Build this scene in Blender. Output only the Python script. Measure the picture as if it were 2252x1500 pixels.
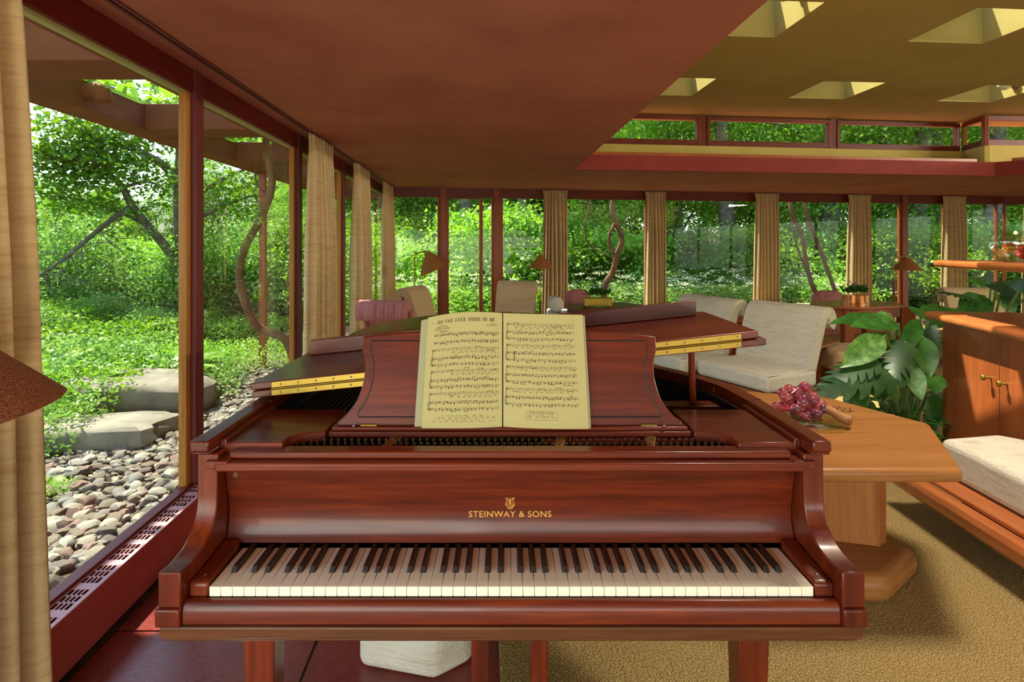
import bpy, bmesh, math, random
import numpy as np
from mathutils import Vector, Matrix
random.seed(7)
for o in list(bpy.data.objects): bpy.data.objects.remove(o)
SC = bpy.context.scene
COL = SC.collection
PI = math.pi
# ------------------------------------------------------------------ camera
EYE = 1.42; F = 1250.0; CX = 1106.0; CY = 538.0
cam = bpy.data.cameras.new('camera'); cam.sensor_width = 36.0; cam.lens = F/2252*36
cam.shift_x = (1126-CX)/2252; cam.shift_y = -(750-CY)/2252; cam.clip_start = 0.05; cam.clip_end = 300
camo = bpy.data.objects.new('camera', cam); COL.objects.link(camo)
camo.location = (0, 0, EYE); camo.rotation_euler = (PI/2, 0, 0); SC.camera = camo
# ------------------------------------------------------------------ world, sun, added fill lights
SUN_DIR = Vector((0.43, -0.31, -1.0)).normalized()
w = bpy.data.worlds.new('sky'); SC.world = w; w.use_nodes = True
nt = w.node_tree; bg = nt.nodes['Background']
sky = nt.nodes.new('ShaderNodeTexSky'); sky.sky_type = 'NISHITA'; sky.sun_disc = False
sky.sun_elevation = math.asin(-SUN_DIR.z); sky.sun_rotation = math.atan2(-SUN_DIR.x, -SUN_DIR.y)
sky.air_density = 1.0; sky.dust_density = 0.8
nt.links.new(sky.outputs[0], bg.inputs[0]); bg.inputs[1].default_value = 0.16
sl = bpy.data.lights.new('sun', 'SUN'); sl.energy = 3.8; sl.angle = 0.012; sl.color = (1.0, 0.93, 0.78)
so = bpy.data.objects.new('sun', sl); COL.objects.link(so); so.rotation_euler = SUN_DIR.to_track_quat('-Z', 'Y').to_euler()
def area(name, loc, target, sx, sy, energy, color):
    l = bpy.data.lights.new(name, 'AREA'); l.shape = 'RECTANGLE'; l.size = sx; l.size_y = sy; l.energy = energy; l.color = color
    o = bpy.data.objects.new(name, l); COL.objects.link(o); o.location = loc
    o.rotation_euler = (Vector(target)-Vector(loc)).to_track_quat('-Z', 'Y').to_euler(); return o
# added fill lamps out of view, standing in for daylight behind, left and right
area('added_fill_rear', (2.2, -3.8, 1.0), (2.0, -0.6, 2.6), 7.0, 1.6, 34, (1.0, 0.92, 0.78))
area('added_fill_right', (11.5, 3.6, 2.92), (2, 4.0, 0.4), 6.5, 0.26, 140, (1.0, 0.92, 0.76))
area('added_fill_left', (-1.25, -1.2, 1.0), (0.6, 1.3, 0.9), 2.8, 1.4, 22, (0.95, 1.0, 0.86))
# added fill lamps overhead, standing in for skylight daylight outside the view
for su in (2.05, 4.7):
    for sv in (2.28, -0.43): area('added_fill_overhead', (su-0.04*sv, sv+0.08*su, 3.58), (su-0.04*sv, sv+0.08*su, 0), 0.6, 0.6, 38, (1.0, 0.93, 0.80))
SC.view_settings.view_transform = 'Standard'; SC.view_settings.look = 'None'
SC.view_settings.exposure = 1.85; SC.view_settings.gamma = 1.0; SC.view_settings.use_curve_mapping = False
cy = SC.cycles
cy.use_denoising = True; cy.use_adaptive_sampling = True; cy.adaptive_threshold = 0.05; cy.max_bounces = 6; cy.diffuse_bounces = 4; cy.glossy_bounces = 3; cy.transmission_bounces = 6
cy.transparent_max_bounces = 12; cy.sample_clamp_indirect = 4.0; cy.caustics_reflective = False; cy.caustics_refractive = False
# ------------------------------------------------------------------ helpers
def P(px, py, Y): return Vector(((px-CX)/F*Y, Y, EYE+(CY-py)/F*Y))
def s2l(c): return c/12.92 if c <= 0.04045 else ((c+0.055)/1.055)**2.4
def rgb(r, g, b): return (s2l(r/255), s2l(g/255), s2l(b/255), 1.0)
def catmull(pts, n=6, closed=False):
    pts = [Vector(p) for p in pts]; out = []; N = len(pts)
    rng = range(N if closed else N-1)
    for i in rng:
        p1 = pts[i]; p2 = pts[(i+1) % N]
        p0 = pts[i-1] if (i > 0 or closed) else p1*2-p2
        p3 = pts[(i+2) % N] if (i+2 < N or closed) else p2*2-p1
        for k in range(n):
            t = k/n
            out.append(0.5*((2*p1)+(p2-p0)*t+(2*p0-5*p1+4*p2-p3)*t*t+(3*p1-p0-3*p2+p3)*t**3))
    if not closed: out.append(pts[-1])
    return out
ROOTM = {}
def tag(o, label=None, cat=None, group=None, kind=None):
    if label: o['label'] = label
    if cat: o['category'] = cat
    if group: o['group'] = group
    if kind: o['kind'] = kind
    return o
def root(name, loc, rz=0.0, label=None, cat=None, group=None, kind=None):
    o = bpy.data.objects.new(name, None); o.empty_display_size = 0.1; COL.objects.link(o)
    o.location = loc; o.rotation_euler = (0, 0, rz)
    ROOTM[o.name] = Matrix.Translation(Vector(loc)) @ Matrix.Rotation(rz, 4, 'Z')
    return tag(o, label, cat, group, kind)
def link(name, mesh, parent=None, mesh_world=True):
    o = bpy.data.objects.new(name, mesh); COL.objects.link(o)
    if parent is not None:
        o.parent = parent
        ROOTM[o.name] = ROOTM.get(parent.name, Matrix.Identity(4))
    else: ROOTM[o.name] = Matrix.Identity(4)
    return o
def copy_tree(o, parent=None):
    c = o.copy(); COL.objects.link(c); c.parent = parent
    for ch in list(o.children): copy_tree(ch, c)
    return c
class MB:
    def __init__(s): s.v = []; s.f = []
    def add(s, vs, fs):
        b = len(s.v); s.v += [tuple(v) for v in vs]; s.f += [tuple(i+b for i in f) for f in fs]; return s
    def hexa(s, p):
        return s.add(p, [(3,2,1,0),(4,5,6,7),(0,1,5,4),(1,2,6,5),(2,3,7,6),(3,0,4,7)])
    def box(s, x0, x1, y0, y1, z0, z1):
        return s.hexa([(x0,y0,z0),(x1,y0,z0),(x1,y1,z0),(x0,y1,z0),(x0,y0,z1),(x1,y0,z1),(x1,y1,z1),(x0,y1,z1)])
    def seg(s, p0, p1, t0, t1, z0, z1):
        p0 = Vector(p0[:2]); p1 = Vector(p1[:2]); d = (p1-p0).normalized(); n = Vector((-d.y, d.x))
        a, b, c, e = p0+n*t0, p1+n*t0, p1+n*t1, p0+n*t1
        return s.hexa([(q.x,q.y,z0) for q in (a,b,c,e)]+[(q.x,q.y,z1) for q in (a,b,c,e)])
    def prism(s, poly, a0, a1, axis='Z', fz=None):
        n = len(poly)
        def mk(p, a):
            if axis == 'Z': return (p[0], p[1], a+(fz(p[0], p[1]) if fz else 0))
            if axis == 'X': return (a, p[0], p[1])
            return (p[0], a, p[1])
        vs = [mk(p, a0) for p in poly]+[mk(p, a1) for p in poly]
        fs = [tuple(range(n-1, -1, -1)), tuple(range(n, 2*n))]+[(i, (i+1) % n, n+(i+1) % n, n+i) for i in range(n)]
        return s.add(vs, fs)
    def tube(s, pts, r, n=8, cap=True, flat=1.0):
        pts = [Vector(p) for p in pts]; N = len(pts); vs = []; fs = []
        rs = r if isinstance(r, (list, tuple)) else [r]*N
        up = Vector((0,0,1)); prev = None
        for i, p in enumerate(pts):
            t = (pts[min(i+1, N-1)]-pts[max(i-1, 0)])
            t = t.normalized() if t.length > 1e-9 else Vector((0,0,1))
            if prev is None:
                a = t.cross(up)
                if a.length < 1e-3: a = t.cross(Vector((1,0,0)))
            else: a = prev-t*prev.dot(t)
            if a.length < 1e-6: a = t.orthogonal()
            a.normalize(); prev = a; b = t.cross(a)
            for k in range(n):
                an = 2*PI*k/n; vs.append(p+(a*math.cos(an)+b*math.sin(an)*flat)*rs[i])
        for i in range(N-1):
            for k in range(n):
                k2 = (k+1) % n; fs.append((i*n+k, i*n+k2, (i+1)*n+k2, (i+1)*n+k))
        if cap: fs += [tuple(range(n-1,-1,-1)), tuple(range((N-1)*n, N*n))]
        return s.add(vs, fs)
    def lathe(s, prof, c=(0,0,0), n=24, M=None):
        vs = []; fs = []; m = len(prof); c = Vector(c)
        for k in range(n):
            a = 2*PI*k/n
            for r, z in prof:
                v = Vector((r*math.cos(a), r*math.sin(a), z))
                if M is not None: v = M @ v
                vs.append(v+c)
        for k in range(n):
            k2 = (k+1) % n
            for j in range(m-1): fs.append((k*m+j, k2*m+j, k2*m+j+1, k*m+j+1))
        return s.add(vs, fs)
    def ball(s, c, r, n=12, sc=(1,1,1)):
        m = max(4, n//2); prof = [(math.sin(PI*j/m), -math.cos(PI*j/m)) for j in range(m+1)]
        vs = []; fs = []
        for k in range(n):
            a = 2*PI*k/n
            for q, z in prof: vs.append((c[0]+r*sc[0]*q*math.cos(a), c[1]+r*sc[1]*q*math.sin(a), c[2]+r*sc[2]*z))
        for k in range(n):
            k2 = (k+1) % n
            for j in range(m): fs.append((k*(m+1)+j, k2*(m+1)+j, k2*(m+1)+j+1, k*(m+1)+j+1))
        return s.add(vs, fs)
    def ribbon(s, path, th, a0, a1, n=1):
        """thick curved sheet: path in (y,z), extruded in x from a0 to a1"""
        path = [Vector((p[0], p[1])) for p in path]; N = len(path); L = []; R = []
        ths = th if isinstance(th, (list, tuple)) else [th]*N
        for i, p in enumerate(path):
            t = (path[min(i+1,N-1)]-path[max(i-1,0)]).normalized(); nn = Vector((-t.y, t.x))
            L.append(p+nn*ths[i]/2); R.append(p-nn*ths[i]/2)
        vs = []; fs = []
        for a in (a0, a1):
            for q in L: vs.append((a, q.x, q.y))
            for q in R: vs.append((a, q.x, q.y))
        o = 2*N
        for i in range(N-1):
            fs += [(i, i+1, o+i+1, o+i), (N+i+1, N+i, o+N+i, o+N+i+1)]
            fs += [(N+i, N+i+1, i+1, i), (o+i, o+i+1, o+N+i+1, o+N+i)]
        fs += [(0, o, o+N, N), (N-1, 2*N-1, o+2*N-1, o+N-1)]
        return s.add(vs, fs)
    def mesh(s, name, mat=None, smooth=False, angle=0.7, M=None):
        me = bpy.data.meshes.new(name)
        vs = s.v if M is None else [tuple(M @ Vector(v)) for v in s.v]
        me.from_pydata(vs, [], s.f)
        bm = bmesh.new(); bm.from_mesh(me); bmesh.ops.remove_doubles(bm, verts=bm.verts, dist=1e-6)
        bmesh.ops.recalc_face_normals(bm, faces=bm.faces); bm.to_mesh(me); bm.free()
        if mat: me.materials.append(mat)
        if smooth:
            me.polygons.foreach_set('use_smooth', [True]*len(me.polygons)); me.set_sharp_from_angle(angle=angle)
        return me
    def build(s, name, mat=None, parent=None, smooth=False, bevel=0, seg=2, local=False, angle=0.7):
        M = None
        if parent is not None and not local: M = ROOTM.get(parent.name, Matrix.Identity(4)).inverted()
        o = link(name, s.mesh(name, mat, smooth or bevel > 0, angle, M), parent)
        if bevel:
            b = o.modifiers.new('bevel', 'BEVEL'); b.width = bevel; b.segments = seg; b.limit_method = 'ANGLE'; b.angle_limit = 0.6
            b.harden_normals = False
        return o
def struct(mb, name, mat, parent=None, **k):
    o = mb.build(name, mat, parent, **k)
    if parent is None: o['kind'] = 'structure'
    return o
def fast_mesh(name, V, Q, mat, smooth=False):
    me = bpy.data.meshes.new(name); V = np.asarray(V, dtype=np.float32); Q = np.asarray(Q, dtype=np.int32); k = Q.shape[1]
    me.vertices.add(len(V)); me.vertices.foreach_set('co', V.ravel())
    me.loops.add(Q.size); me.loops.foreach_set('vertex_index', Q.ravel())
    me.polygons.add(len(Q)); me.polygons.foreach_set('loop_start', np.arange(0, Q.size, k, dtype=np.int32))
    me.update(calc_edges=True); me.validate()
    if mat: me.materials.append(mat)
    if smooth: me.polygons.foreach_set('use_smooth', [True]*len(me.polygons))
    return me
# ------------------------------------------------------------------ materials
def new_mat(name):
    m = bpy.data.materials.new(name); m.use_nodes = True; nt = m.node_tree
    return m, nt, nt.nodes['Principled BSDF']
def N(nt, t, **k):
    n = nt.nodes.new(t)
    for a, b in k.items(): setattr(n, a, b)
    return n
def coords(nt, scale=(1,1,1), rot=(0,0,0)):
    tc = N(nt, 'ShaderNodeTexCoord'); mp = N(nt, 'ShaderNodeMapping')
    mp.inputs['Scale'].default_value = scale; mp.inputs['Rotation'].default_value = rot
    nt.links.new(tc.outputs['Object'], mp.inputs[0]); return mp.outputs[0]
def ramp(nt, fac, stops):
    r = N(nt, 'ShaderNodeValToRGB'); e = r.color_ramp.elements
    while len(e) < len(stops): e.new(0.5)
    for i, (p, c) in enumerate(stops): e[i].position = p; e[i].color = c
    nt.links.new(fac, r.inputs[0]); return r.outputs[0]
def bump(nt, b, h, strength, dist=0.01):
    n = N(nt, 'ShaderNodeBump'); n.inputs['Strength'].default_value = strength; n.inputs['Distance'].default_value = dist
    nt.links.new(h, n.inputs['Height']); nt.links.new(n.outputs[0], b.inputs['Normal']); return n
def noise(nt, vec, scale, detail=4, rough=0.55, dist=0.0):
    n = N(nt, 'ShaderNodeTexNoise'); n.inputs['Scale'].default_value = scale; n.inputs['Detail'].default_value = detail
    n.inputs['Roughness'].default_value = rough; n.inputs['Distortion'].default_value = dist
    nt.links.new(vec, n.inputs['Vector']); return n.outputs[0]
def plain(name, c, rough=0.5, metal=0, coat=0, spec=0.5):
    m, nt, b = new_mat(name); b.inputs['Base Color'].default_value = c; b.inputs['Roughness'].default_value = rough
    b.inputs['Metallic'].default_value = metal; b.inputs['Coat Weight'].default_value = coat
    b.inputs['Specular IOR Level'].default_value = spec; return m
def wood(name, dark, mid, light, axis='X', rough=0.35, coat=0.0, fine=60, figure=5):
    m, nt, b = new_mat(name)
    k = 0.06
    sc = {'X': (k,1,1), 'Y': (1,k,1), 'Z': (1,1,k)}[axis]
    v = coords(nt, sc)
    a = noise(nt, v, figure, 5, 0.6, 1.2); g = noise(nt, v, fine, 3, 0.6, 0.3)
    mx = N(nt, 'ShaderNodeMix', data_type='FLOAT'); mx.inputs[0].default_value = 0.45
    nt.links.new(a, mx.inputs[2]); nt.links.new(g, mx.inputs[3])
    c = ramp(nt, mx.outputs[0], [(0.30, dark), (0.5, mid), (0.70, light)])
    nt.links.new(c, b.inputs['Base Color']); b.inputs['Roughness'].default_value = rough
    b.inputs['Coat Weight'].default_value = coat; b.inputs['Coat Roughness'].default_value = 0.10; b.inputs['Specular IOR Level'].default_value = 0.3
    bump(nt, b, g, 0.06, 0.002); return m
def plaster(name, c1, c2, bs=0.25, scale=3.0, grain=220):
    m, nt, b = new_mat(name); v = coords(nt)
    a = noise(nt, v, scale, 5, 0.6); g = noise(nt, v, grain, 3, 0.7)
    nt.links.new(ramp(nt, a, [(0.35, c1), (0.65, c2)]), b.inputs['Base Color'])
    b.inputs['Roughness'].default_value = 0.75; b.inputs['Specular IOR Level'].default_value = 0.25
    bump(nt, b, g, bs, 0.004); return m
def fabric(name, c1, c2, line=None, lscale=(1,1,26), bs=0.5, grain=260):
    """woven cloth with slubs: irregular raised threads across"""
    m, nt, b = new_mat(name); v = coords(nt); v2 = coords(nt, lscale)
    g = noise(nt, v, grain, 3, 0.7); sl = noise(nt, v2, 2.2, 4, 0.75, 0.0)
    col = ramp(nt, sl, [(0.34, line or c1), (0.44, c1), (0.62, c2)])
    nt.links.new(col, b.inputs['Base Color']); b.inputs['Roughness'].default_value = 0.95; b.inputs['Specular IOR Level'].default_value = 0.15
    mx = N(nt, 'ShaderNodeMath', operation='ADD'); nt.links.new(g, mx.inputs[0]); nt.links.new(sl, mx.inputs[1])
    bump(nt, b, mx.outputs[0], bs, 0.006); return m
def glass_pane(name, tint=(0.97, 1.0, 0.97, 1), refl=1.0, k0=0.012):
    m = bpy.data.materials.new(name); m.use_nodes = True; nt = m.node_tree; nt.nodes.clear()
    out = N(nt, 'ShaderNodeOutputMaterial'); tr = N(nt, 'ShaderNodeBsdfTransparent'); gl = N(nt, 'ShaderNodeBsdfGlossy')
    tr.inputs[0].default_value = tint; gl.inputs['Roughness'].default_value = 0.0; gl.inputs[0].default_value = (refl, refl, refl, 1)
    lw_ = N(nt, 'ShaderNodeLayerWeight'); lw_.inputs[0].default_value = 0.5; pw = N(nt, 'ShaderNodeMath', operation='POWER'); pw.inputs[1].default_value = 5.0
    ml = N(nt, 'ShaderNodeMath', operation='MULTIPLY_ADD'); ml.inputs[1].default_value = 0.8; ml.inputs[2].default_value = k0
    nt.links.new(lw_.outputs['Facing'], pw.inputs[0]); nt.links.new(pw.outputs[0], ml.inputs[0]); mx = N(nt, 'ShaderNodeMixShader')
    nt.links.new(ml.outputs[0], mx.inputs[0]); nt.links.new(tr.outputs[0], mx.inputs[1]); nt.links.new(gl.outputs[0], mx.inputs[2])
    nt.links.new(mx.outputs[0], out.inputs[0]); return m
def clear_glass(name, c, rough=0.0, ior=1.45):
    m, nt, b = new_mat(name); b.inputs['Base Color'].default_value = c; b.inputs['Transmission Weight'].default_value = 1.0
    b.inputs['Roughness'].default_value = rough; b.inputs['IOR'].default_value = ior; return m
def leaf_mat(name, c1, c2, c3, trans=0.45, scale=0.9, rough=0.45, gloss=0.03):
    m = bpy.data.materials.new(name); m.use_nodes = True; nt = m.node_tree; nt.nodes.clear()
    out = N(nt, 'ShaderNodeOutputMaterial'); v = coords(nt)
    n1 = noise(nt, v, scale, 4, 0.7); col = ramp(nt, n1, [(0.3, c1), (0.5, c2), (0.7, c3)])
    d = N(nt, 'ShaderNodeBsdfDiffuse'); t = N(nt, 'ShaderNodeBsdfTranslucent'); g = N(nt, 'ShaderNodeBsdfGlossy'); g.inputs['Roughness'].default_value = rough
    g.inputs[0].default_value = (0.9, 1, 0.85, 1)
    hs = N(nt, 'ShaderNodeHueSaturation'); hs.inputs['Hue'].default_value = 0.485; hs.inputs['Saturation'].default_value = 1.08; hs.inputs['Value'].default_value = 1.25
    nt.links.new(col, d.inputs[0]); nt.links.new(col, hs.inputs['Color']); nt.links.new(hs.outputs[0], t.inputs[0])
    m1 = N(nt, 'ShaderNodeMixShader'); m1.inputs[0].default_value = trans
    nt.links.new(d.outputs[0], m1.inputs[1]); nt.links.new(t.outputs[0], m1.inputs[2])
    m2 = N(nt, 'ShaderNodeMixShader'); m2.inputs[0].default_value = gloss
    nt.links.new(m1.outputs[0], m2.inputs[1]); nt.links.new(g.outputs[0], m2.inputs[2])
    nt.links.new(m2.outputs[0], out.inputs[0]); return m
M = {}
M['mahog'] = wood('mahogany_x', rgb(48,14,4), rgb(90,29,10), rgb(122,48,17), 'X', 0.36, 0.2, 70, 4)
M['mahogy'] = wood('mahogany_y', rgb(48,14,4), rgb(90,29,10), rgb(122,48,17), 'Y', 0.34, 0.25, 70, 4)
M['mahogz'] = wood('mahogany_z', rgb(48,14,4), rgb(90,29,10), rgb(122,48,17), 'Z', 0.36, 0.2, 70, 4)
M['walnut'] = wood('rail_wood', rgb(54,28,12), rgb(84,46,21), rgb(108,64,32), 'X', 0.40, 0.2, 90, 6)
M['tan'] = wood('table_wood', rgb(122,74,34), rgb(148,96,48), rgb(166,112,60), 'X', 0.38, 0.15, 60, 3)
M['tanz'] = wood('table_wood_z', rgb(126,74,36), rgb(156,96,48), rgb(176,114,60), 'Z', 0.4, 0.1, 60, 3)
M['cab'] = wood('cabinet_wood', rgb(118,58,28), rgb(148,76,38), rgb(168,92,48), 'Z', 0.35, 0.2, 60, 3)
M['cabx'] = wood('cabinet_wood_y', rgb(140,74,36), rgb(170,94,48), rgb(190,112,60), 'Y', 0.35, 0.2, 60, 3)
M['frame'] = wood('frame_wood', rgb(110,52,24), rgb(146,74,36), rgb(168,94,48), 'Z', 0.45, 0.05, 60, 4)
M['framex'] = wood('frame_wood_x', rgb(84,34,16), rgb(112,46,22), rgb(134,62,30), 'X', 0.45, 0.05, 60, 4)
M['framey'] = wood('frame_wood_y', rgb(84,20,18), rgb(112,30,26), rgb(128,44,34), 'Y', 0.45, 0.05, 60, 4)
M['ochre'] = wood('ochre_frame', rgb(138,84,26), rgb(170,112,40), rgb(186,130,56), 'Z', 0.45, 0.05, 60, 4)
M['bead_reflect'] = plain('glazing_bead_reflect', rgb(176,170,112), 0.5)  # green reflected light put into the pale colour of the left top rails
M['redsteel'] = plain('red_steel', rgb(104,40,40), 0.5)
M['ceil'] = plaster('red_ceiling', rgb(166,98,78), rgb(184,114,92), 0.5, 1.6)
M['hceil'] = plaster('olive_ceiling', rgb(168,150,82), rgb(178,160,92), 0.2, 1.5)
M['yellow'] = plaster('yellow_plaster', rgb(196,178,92), rgb(206,190,106), 0.15)
M['redpaint'] = plaster('red_paint', rgb(136,52,46), rgb(148,58,50), 0.08)
M['eave'] = plaster('eave_stucco', rgb(118,68,44), rgb(134,80,54), 0.3)
m, nt, b = new_mat('red_concrete'); v = coords(nt)
a_ = noise(nt, v, 2.5, 5, 0.65); sc_ = noise(nt, coords(nt, (1, 6, 1), (0,0,0.5)), 30, 4, 0.8)
nt.links.new(ramp(nt, a_, [(0.3, rgb(96,34,30)), (0.55, rgb(122,46,38)), (0.75, rgb(140,60,50))]), b.inputs['Base Color'])
nt.links.new(ramp(nt, sc_, [(0.35, (0.18,)*3+(1,)), (0.7, (0.42,)*3+(1,))]), b.inputs['Roughness']); bump(nt, b, sc_, 0.08, 0.002)
M['concrete'] = m
m, nt, b = new_mat('carpet_pile'); v = coords(nt)
vo = N(nt, 'ShaderNodeTexVoronoi'); vo.inputs['Scale'].default_value = 120; nt.links.new(v, vo.inputs['Vector'])
nz = noise(nt, v, 190, 3, 0.7); big = noise(nt, v, 2.0, 3, 0.5)
mm = N(nt, 'ShaderNodeMath', operation='SUBTRACT'); nt.links.new(nz, mm.inputs[0]); nt.links.new(vo.outputs['Distance'], mm.inputs[1])
nt.links.new(ramp(nt, nz, [(0.34, rgb(98,74,36)), (0.48, rgb(176,142,82)), (0.62, rgb(226,198,138))]), b.inputs['Base Color'])
b.inputs['Roughness'].default_value = 1.0; b.inputs['Specular IOR Level'].default_value = 0.05; bump(nt, b, mm.outputs[0], 1.0, 0.012)
M['carpet'] = m
M['curtain'] = fabric('curtain_cloth', rgb(202,174,126), rgb(212,186,138), rgb(188,158,110), (2,2,24), 0.5)
M['boucle'] = fabric('white_boucle', rgb(216,207,184), rgb(222,214,194), rgb(200,188,160), (4,4,40), 0.9, 130)
M['bouclef'] = fabric('white_weave', rgb(214,205,182), rgb(222,214,194), rgb(196,184,156), (3,34,34), 0.6, 160)
M['beige'] = fabric('beige_cloth', rgb(206,178,136), rgb(216,190,150), None, (1,1,20), 0.3)
M['pink'] = fabric('pink_cloth', rgb(178,116,112), rgb(196,136,130), rgb(134,70,74), (22,1,1), 0.4)
m, nt, b = new_mat('lamp_burlap'); v = coords(nt)
g1 = noise(nt, coords(nt, (1,1,9)), 130, 2, 0.6); g2 = noise(nt, coords(nt, (7,7,1)), 70, 2, 0.6)
mm = N(nt, 'ShaderNodeMath', operation='MULTIPLY'); nt.links.new(g1, mm.inputs[0]); nt.links.new(g2, mm.inputs[1])
nt.links.new(ramp(nt, mm.outputs[0], [(0.14, rgb(62,28,12)), (0.24, rgb(118,64,30)), (0.36, rgb(158,98,50))]), b.inputs['Base Color']); b.inputs['Roughness'].default_value = 0.95; bump(nt, b, mm.outputs[0], 0.6, 0.003)
M['burlap'] = m
M['shade'] = fabric('lamp_shade_cloth', rgb(150,96,48), rgb(164,108,56), None, (1,1,40), 0.3)
M['paper'] = plain('old_paper', rgb(178,166,112), 0.8, 0, 0, 0.2)
M['paper2'] = plain('cover_paper', rgb(156,152,116), 0.8, 0, 0, 0.2)
M['ink'] = plain('black_ink', rgb(34,30,24), 0.8, 0, 0, 0.1)
M['ivory'] = plain('ivory', rgb(232,224,200), 0.28, 0, 0.2)
M['ebony'] = plain('ebony', rgb(26,22,20), 0.32, 0, 0.2)
M['gold'] = plain('gold_leaf', rgb(214,160,76), 0.38, 0.55)
M['brass'] = plain('brass', rgb(158,130,54), 0.4, 0.85)
M['copper'] = plain('copper', rgb(206,138,86), 0.22, 1.0)
M['chrome'] = plain('steel', rgb(200,200,200), 0.25, 1.0)
M['black'] = plain('black_interior', rgb(22,14,10), 0.6)
M['plate'] = plain('bronze_plate', rgb(120,84,36), 0.4, 0.6)
M['string'] = plain('string_steel', rgb(150,130,96), 0.35, 0.9)
M['felt'] = plain('red_felt', rgb(136,42,34), 1.0)
M['pane'] = glass_pane('window_glass'); M['glassthin'] = glass_pane('thin_clear_glass', (0.90,0.93,0.88,1), 1.0, 0.07)
M['heater'] = plaster('heater_paint', rgb(150,56,44), rgb(160,64,50), 0.05)
M['heatertop'] = plain('heater_top_paint', rgb(190,138,138), 0.45)
M['bulb'] = plain('opal_bulb', rgb(240,236,226), 0.25)
M['socket'] = plain('grey_socket', rgb(130,120,100), 0.5)
M['glassclear'] = clear_glass('clear_glass', (1,1,1,1))
M['glasspink'] = clear_glass('pink_glass', (0.98, 0.36, 0.50, 1)); M['glasspink'].node_tree.nodes['Principled BSDF'].inputs['Transmission Weight'].default_value = 0.92
M['glassred'] = clear_glass('red_glass', (0.85, 0.05, 0.08, 1))
M['glassamber'] = clear_glass('amber_glass', (0.92, 0.62, 0.10, 1))
M['drift'] = wood('driftwood', rgb(112,74,44), rgb(150,104,62), rgb(176,130,84), 'Y', 0.7)
M['bark'] = plaster('grey_bark', rgb(84,76,60), rgb(122,112,90), 0.9, 9, 60)
M['bark2'] = plaster('brown_bark', rgb(92,66,42), rgb(126,94,62), 0.9, 9, 60)
M['leafA'] = leaf_mat('leaf_a', rgb(80,118,34), rgb(112,154,46), rgb(152,188,66))
M['leafB'] = leaf_mat('leaf_b', rgb(72,110,34), rgb(100,142,44), rgb(134,174,58))
M['leafC'] = leaf_mat('leaf_c', rgb(92,140,46), rgb(130,180,64), rgb(172,210,96))
M['leafD'] = leaf_mat('leaf_d', rgb(74,120,50), rgb(120,160,76), rgb(168,196,116), 0.35)
M['blossom'] = leaf_mat('blossom_cream', rgb(206,214,160), rgb(226,230,186), rgb(240,240,210), 0.3)
M['monstera'] = leaf_mat('monstera_leaf', rgb(30,62,34), rgb(46,84,42), rgb(66,106,54), 0.25, 6, 0.35, 0.07)
M['dieff'] = leaf_mat('dieffenbachia_leaf', rgb(58,112,40), rgb(96,150,62), rgb(150,190,104), 0.35, 22, 0.35, 0.06)
M['plant'] = leaf_mat('plant_leaf', rgb(36,84,30), rgb(58,116,40), rgb(92,150,56), 0.35, 8, 0.35, 0.06)
M['stem'] = plain('green_stem', rgb(104,132,66), 0.45)
M['violet'] = plain('violet_petal', rgb(124,96,160), 0.7)
M['soil'] = plaster('dark_soil', rgb(58,42,28), rgb(92,70,44), 1.0, 12, 60)
M['rock'] = plaster('grey_stone', rgb(96,90,76), rgb(134,126,110), 0.8, 4, 50)
for i, c in enumerate([(190,180,158), (158,152,140), (208,200,180), (128,118,106), (166,134,118), (146,132,112)]):
    M['peb%d' % i] = plaster('pebble_%d' % i, rgb(*[int(x*0.66) for x in c]), rgb(*[int(x*0.80) for x in c]), 0.4, 20, 120)
# ------------------------------------------------------------------ structure
CZ = 2.30; HC = 3.10; SK = -0.0408
def lw(d, Y): return (-d+SK*Y, Y)
def LW(mb, d0, d1, Y0, Y1, z0, z1):
    q = [lw(d1,Y0), lw(d0,Y0), lw(d0,Y1), lw(d1,Y1)]
    return mb.hexa([(a,b_,z0) for a,b_ in q]+[(a,b_,z1) for a,b_ in q])
BN = Vector((-0.155, 1)).normalized(); BD = Vector((1, 0.155)).normalized()
def bw(X, t=0.0): p = Vector((X, 8.99+0.155*X))+BN*t; return (p.x, p.y)
def bx(px): k = (px-CX)/F; return k*8.99/(1-0.155*k)
def BW(mb, X0, X1, t0, t1, z0, z1):
    q = [bw(X0,t0), bw(X1,t0), bw(X1,t1), bw(X0,t1)]
    return mb.hexa([(a,b_,z0) for a,b_ in q]+[(a,b_,z1) for a,b_ in q])
RC = (9.15, 10.41); RD = (12.0, 7.5); RE = (12.0, -4.0); LB = (-1.32, -4.0); LC = (-1.83, 8.706)
# floor with scored concrete slabs
mb = MB(); mb.prism([LB, RE, RD, RC, LC], -0.10, -0.006); floor = struct(mb, 'floor', M['soil'])
xl = [-1.42, -0.665, 0.035, 0.73]; pitch = 0.695
for i in range(3):
    for j in range(-3, 10):
        y0 = 2.09+j*pitch; y1 = y0+pitch; g = 0.004
        f = lambda x, y: (x+SK*(y-2.0), y)
        q = [f(xl[i]+g, y0+g), f(xl[i+1]-g, y0+g), f(xl[i+1]-g, y1-g), f(xl[i]+g, y1-g)]
        if y1 > 8.6: continue
        MB().prism(q, -0.006, 0.0).build('slab', M['concrete'], floor, bevel=0.0015, seg=1)
carpet = MB().prism([(0.115+SK*-3.9-0.09, -3.9), (11.9,-3.9), (11.9,7.4), (9.1,10.2), (-1.0,8.7), (0.115+SK*8.6, 8.6)], 0.0005, 0.016).build('carpet', M['carpet'], bevel=0.008)
tag(carpet, 'golden tan pile carpet covering the floor right of the piano', 'carpet')
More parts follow.
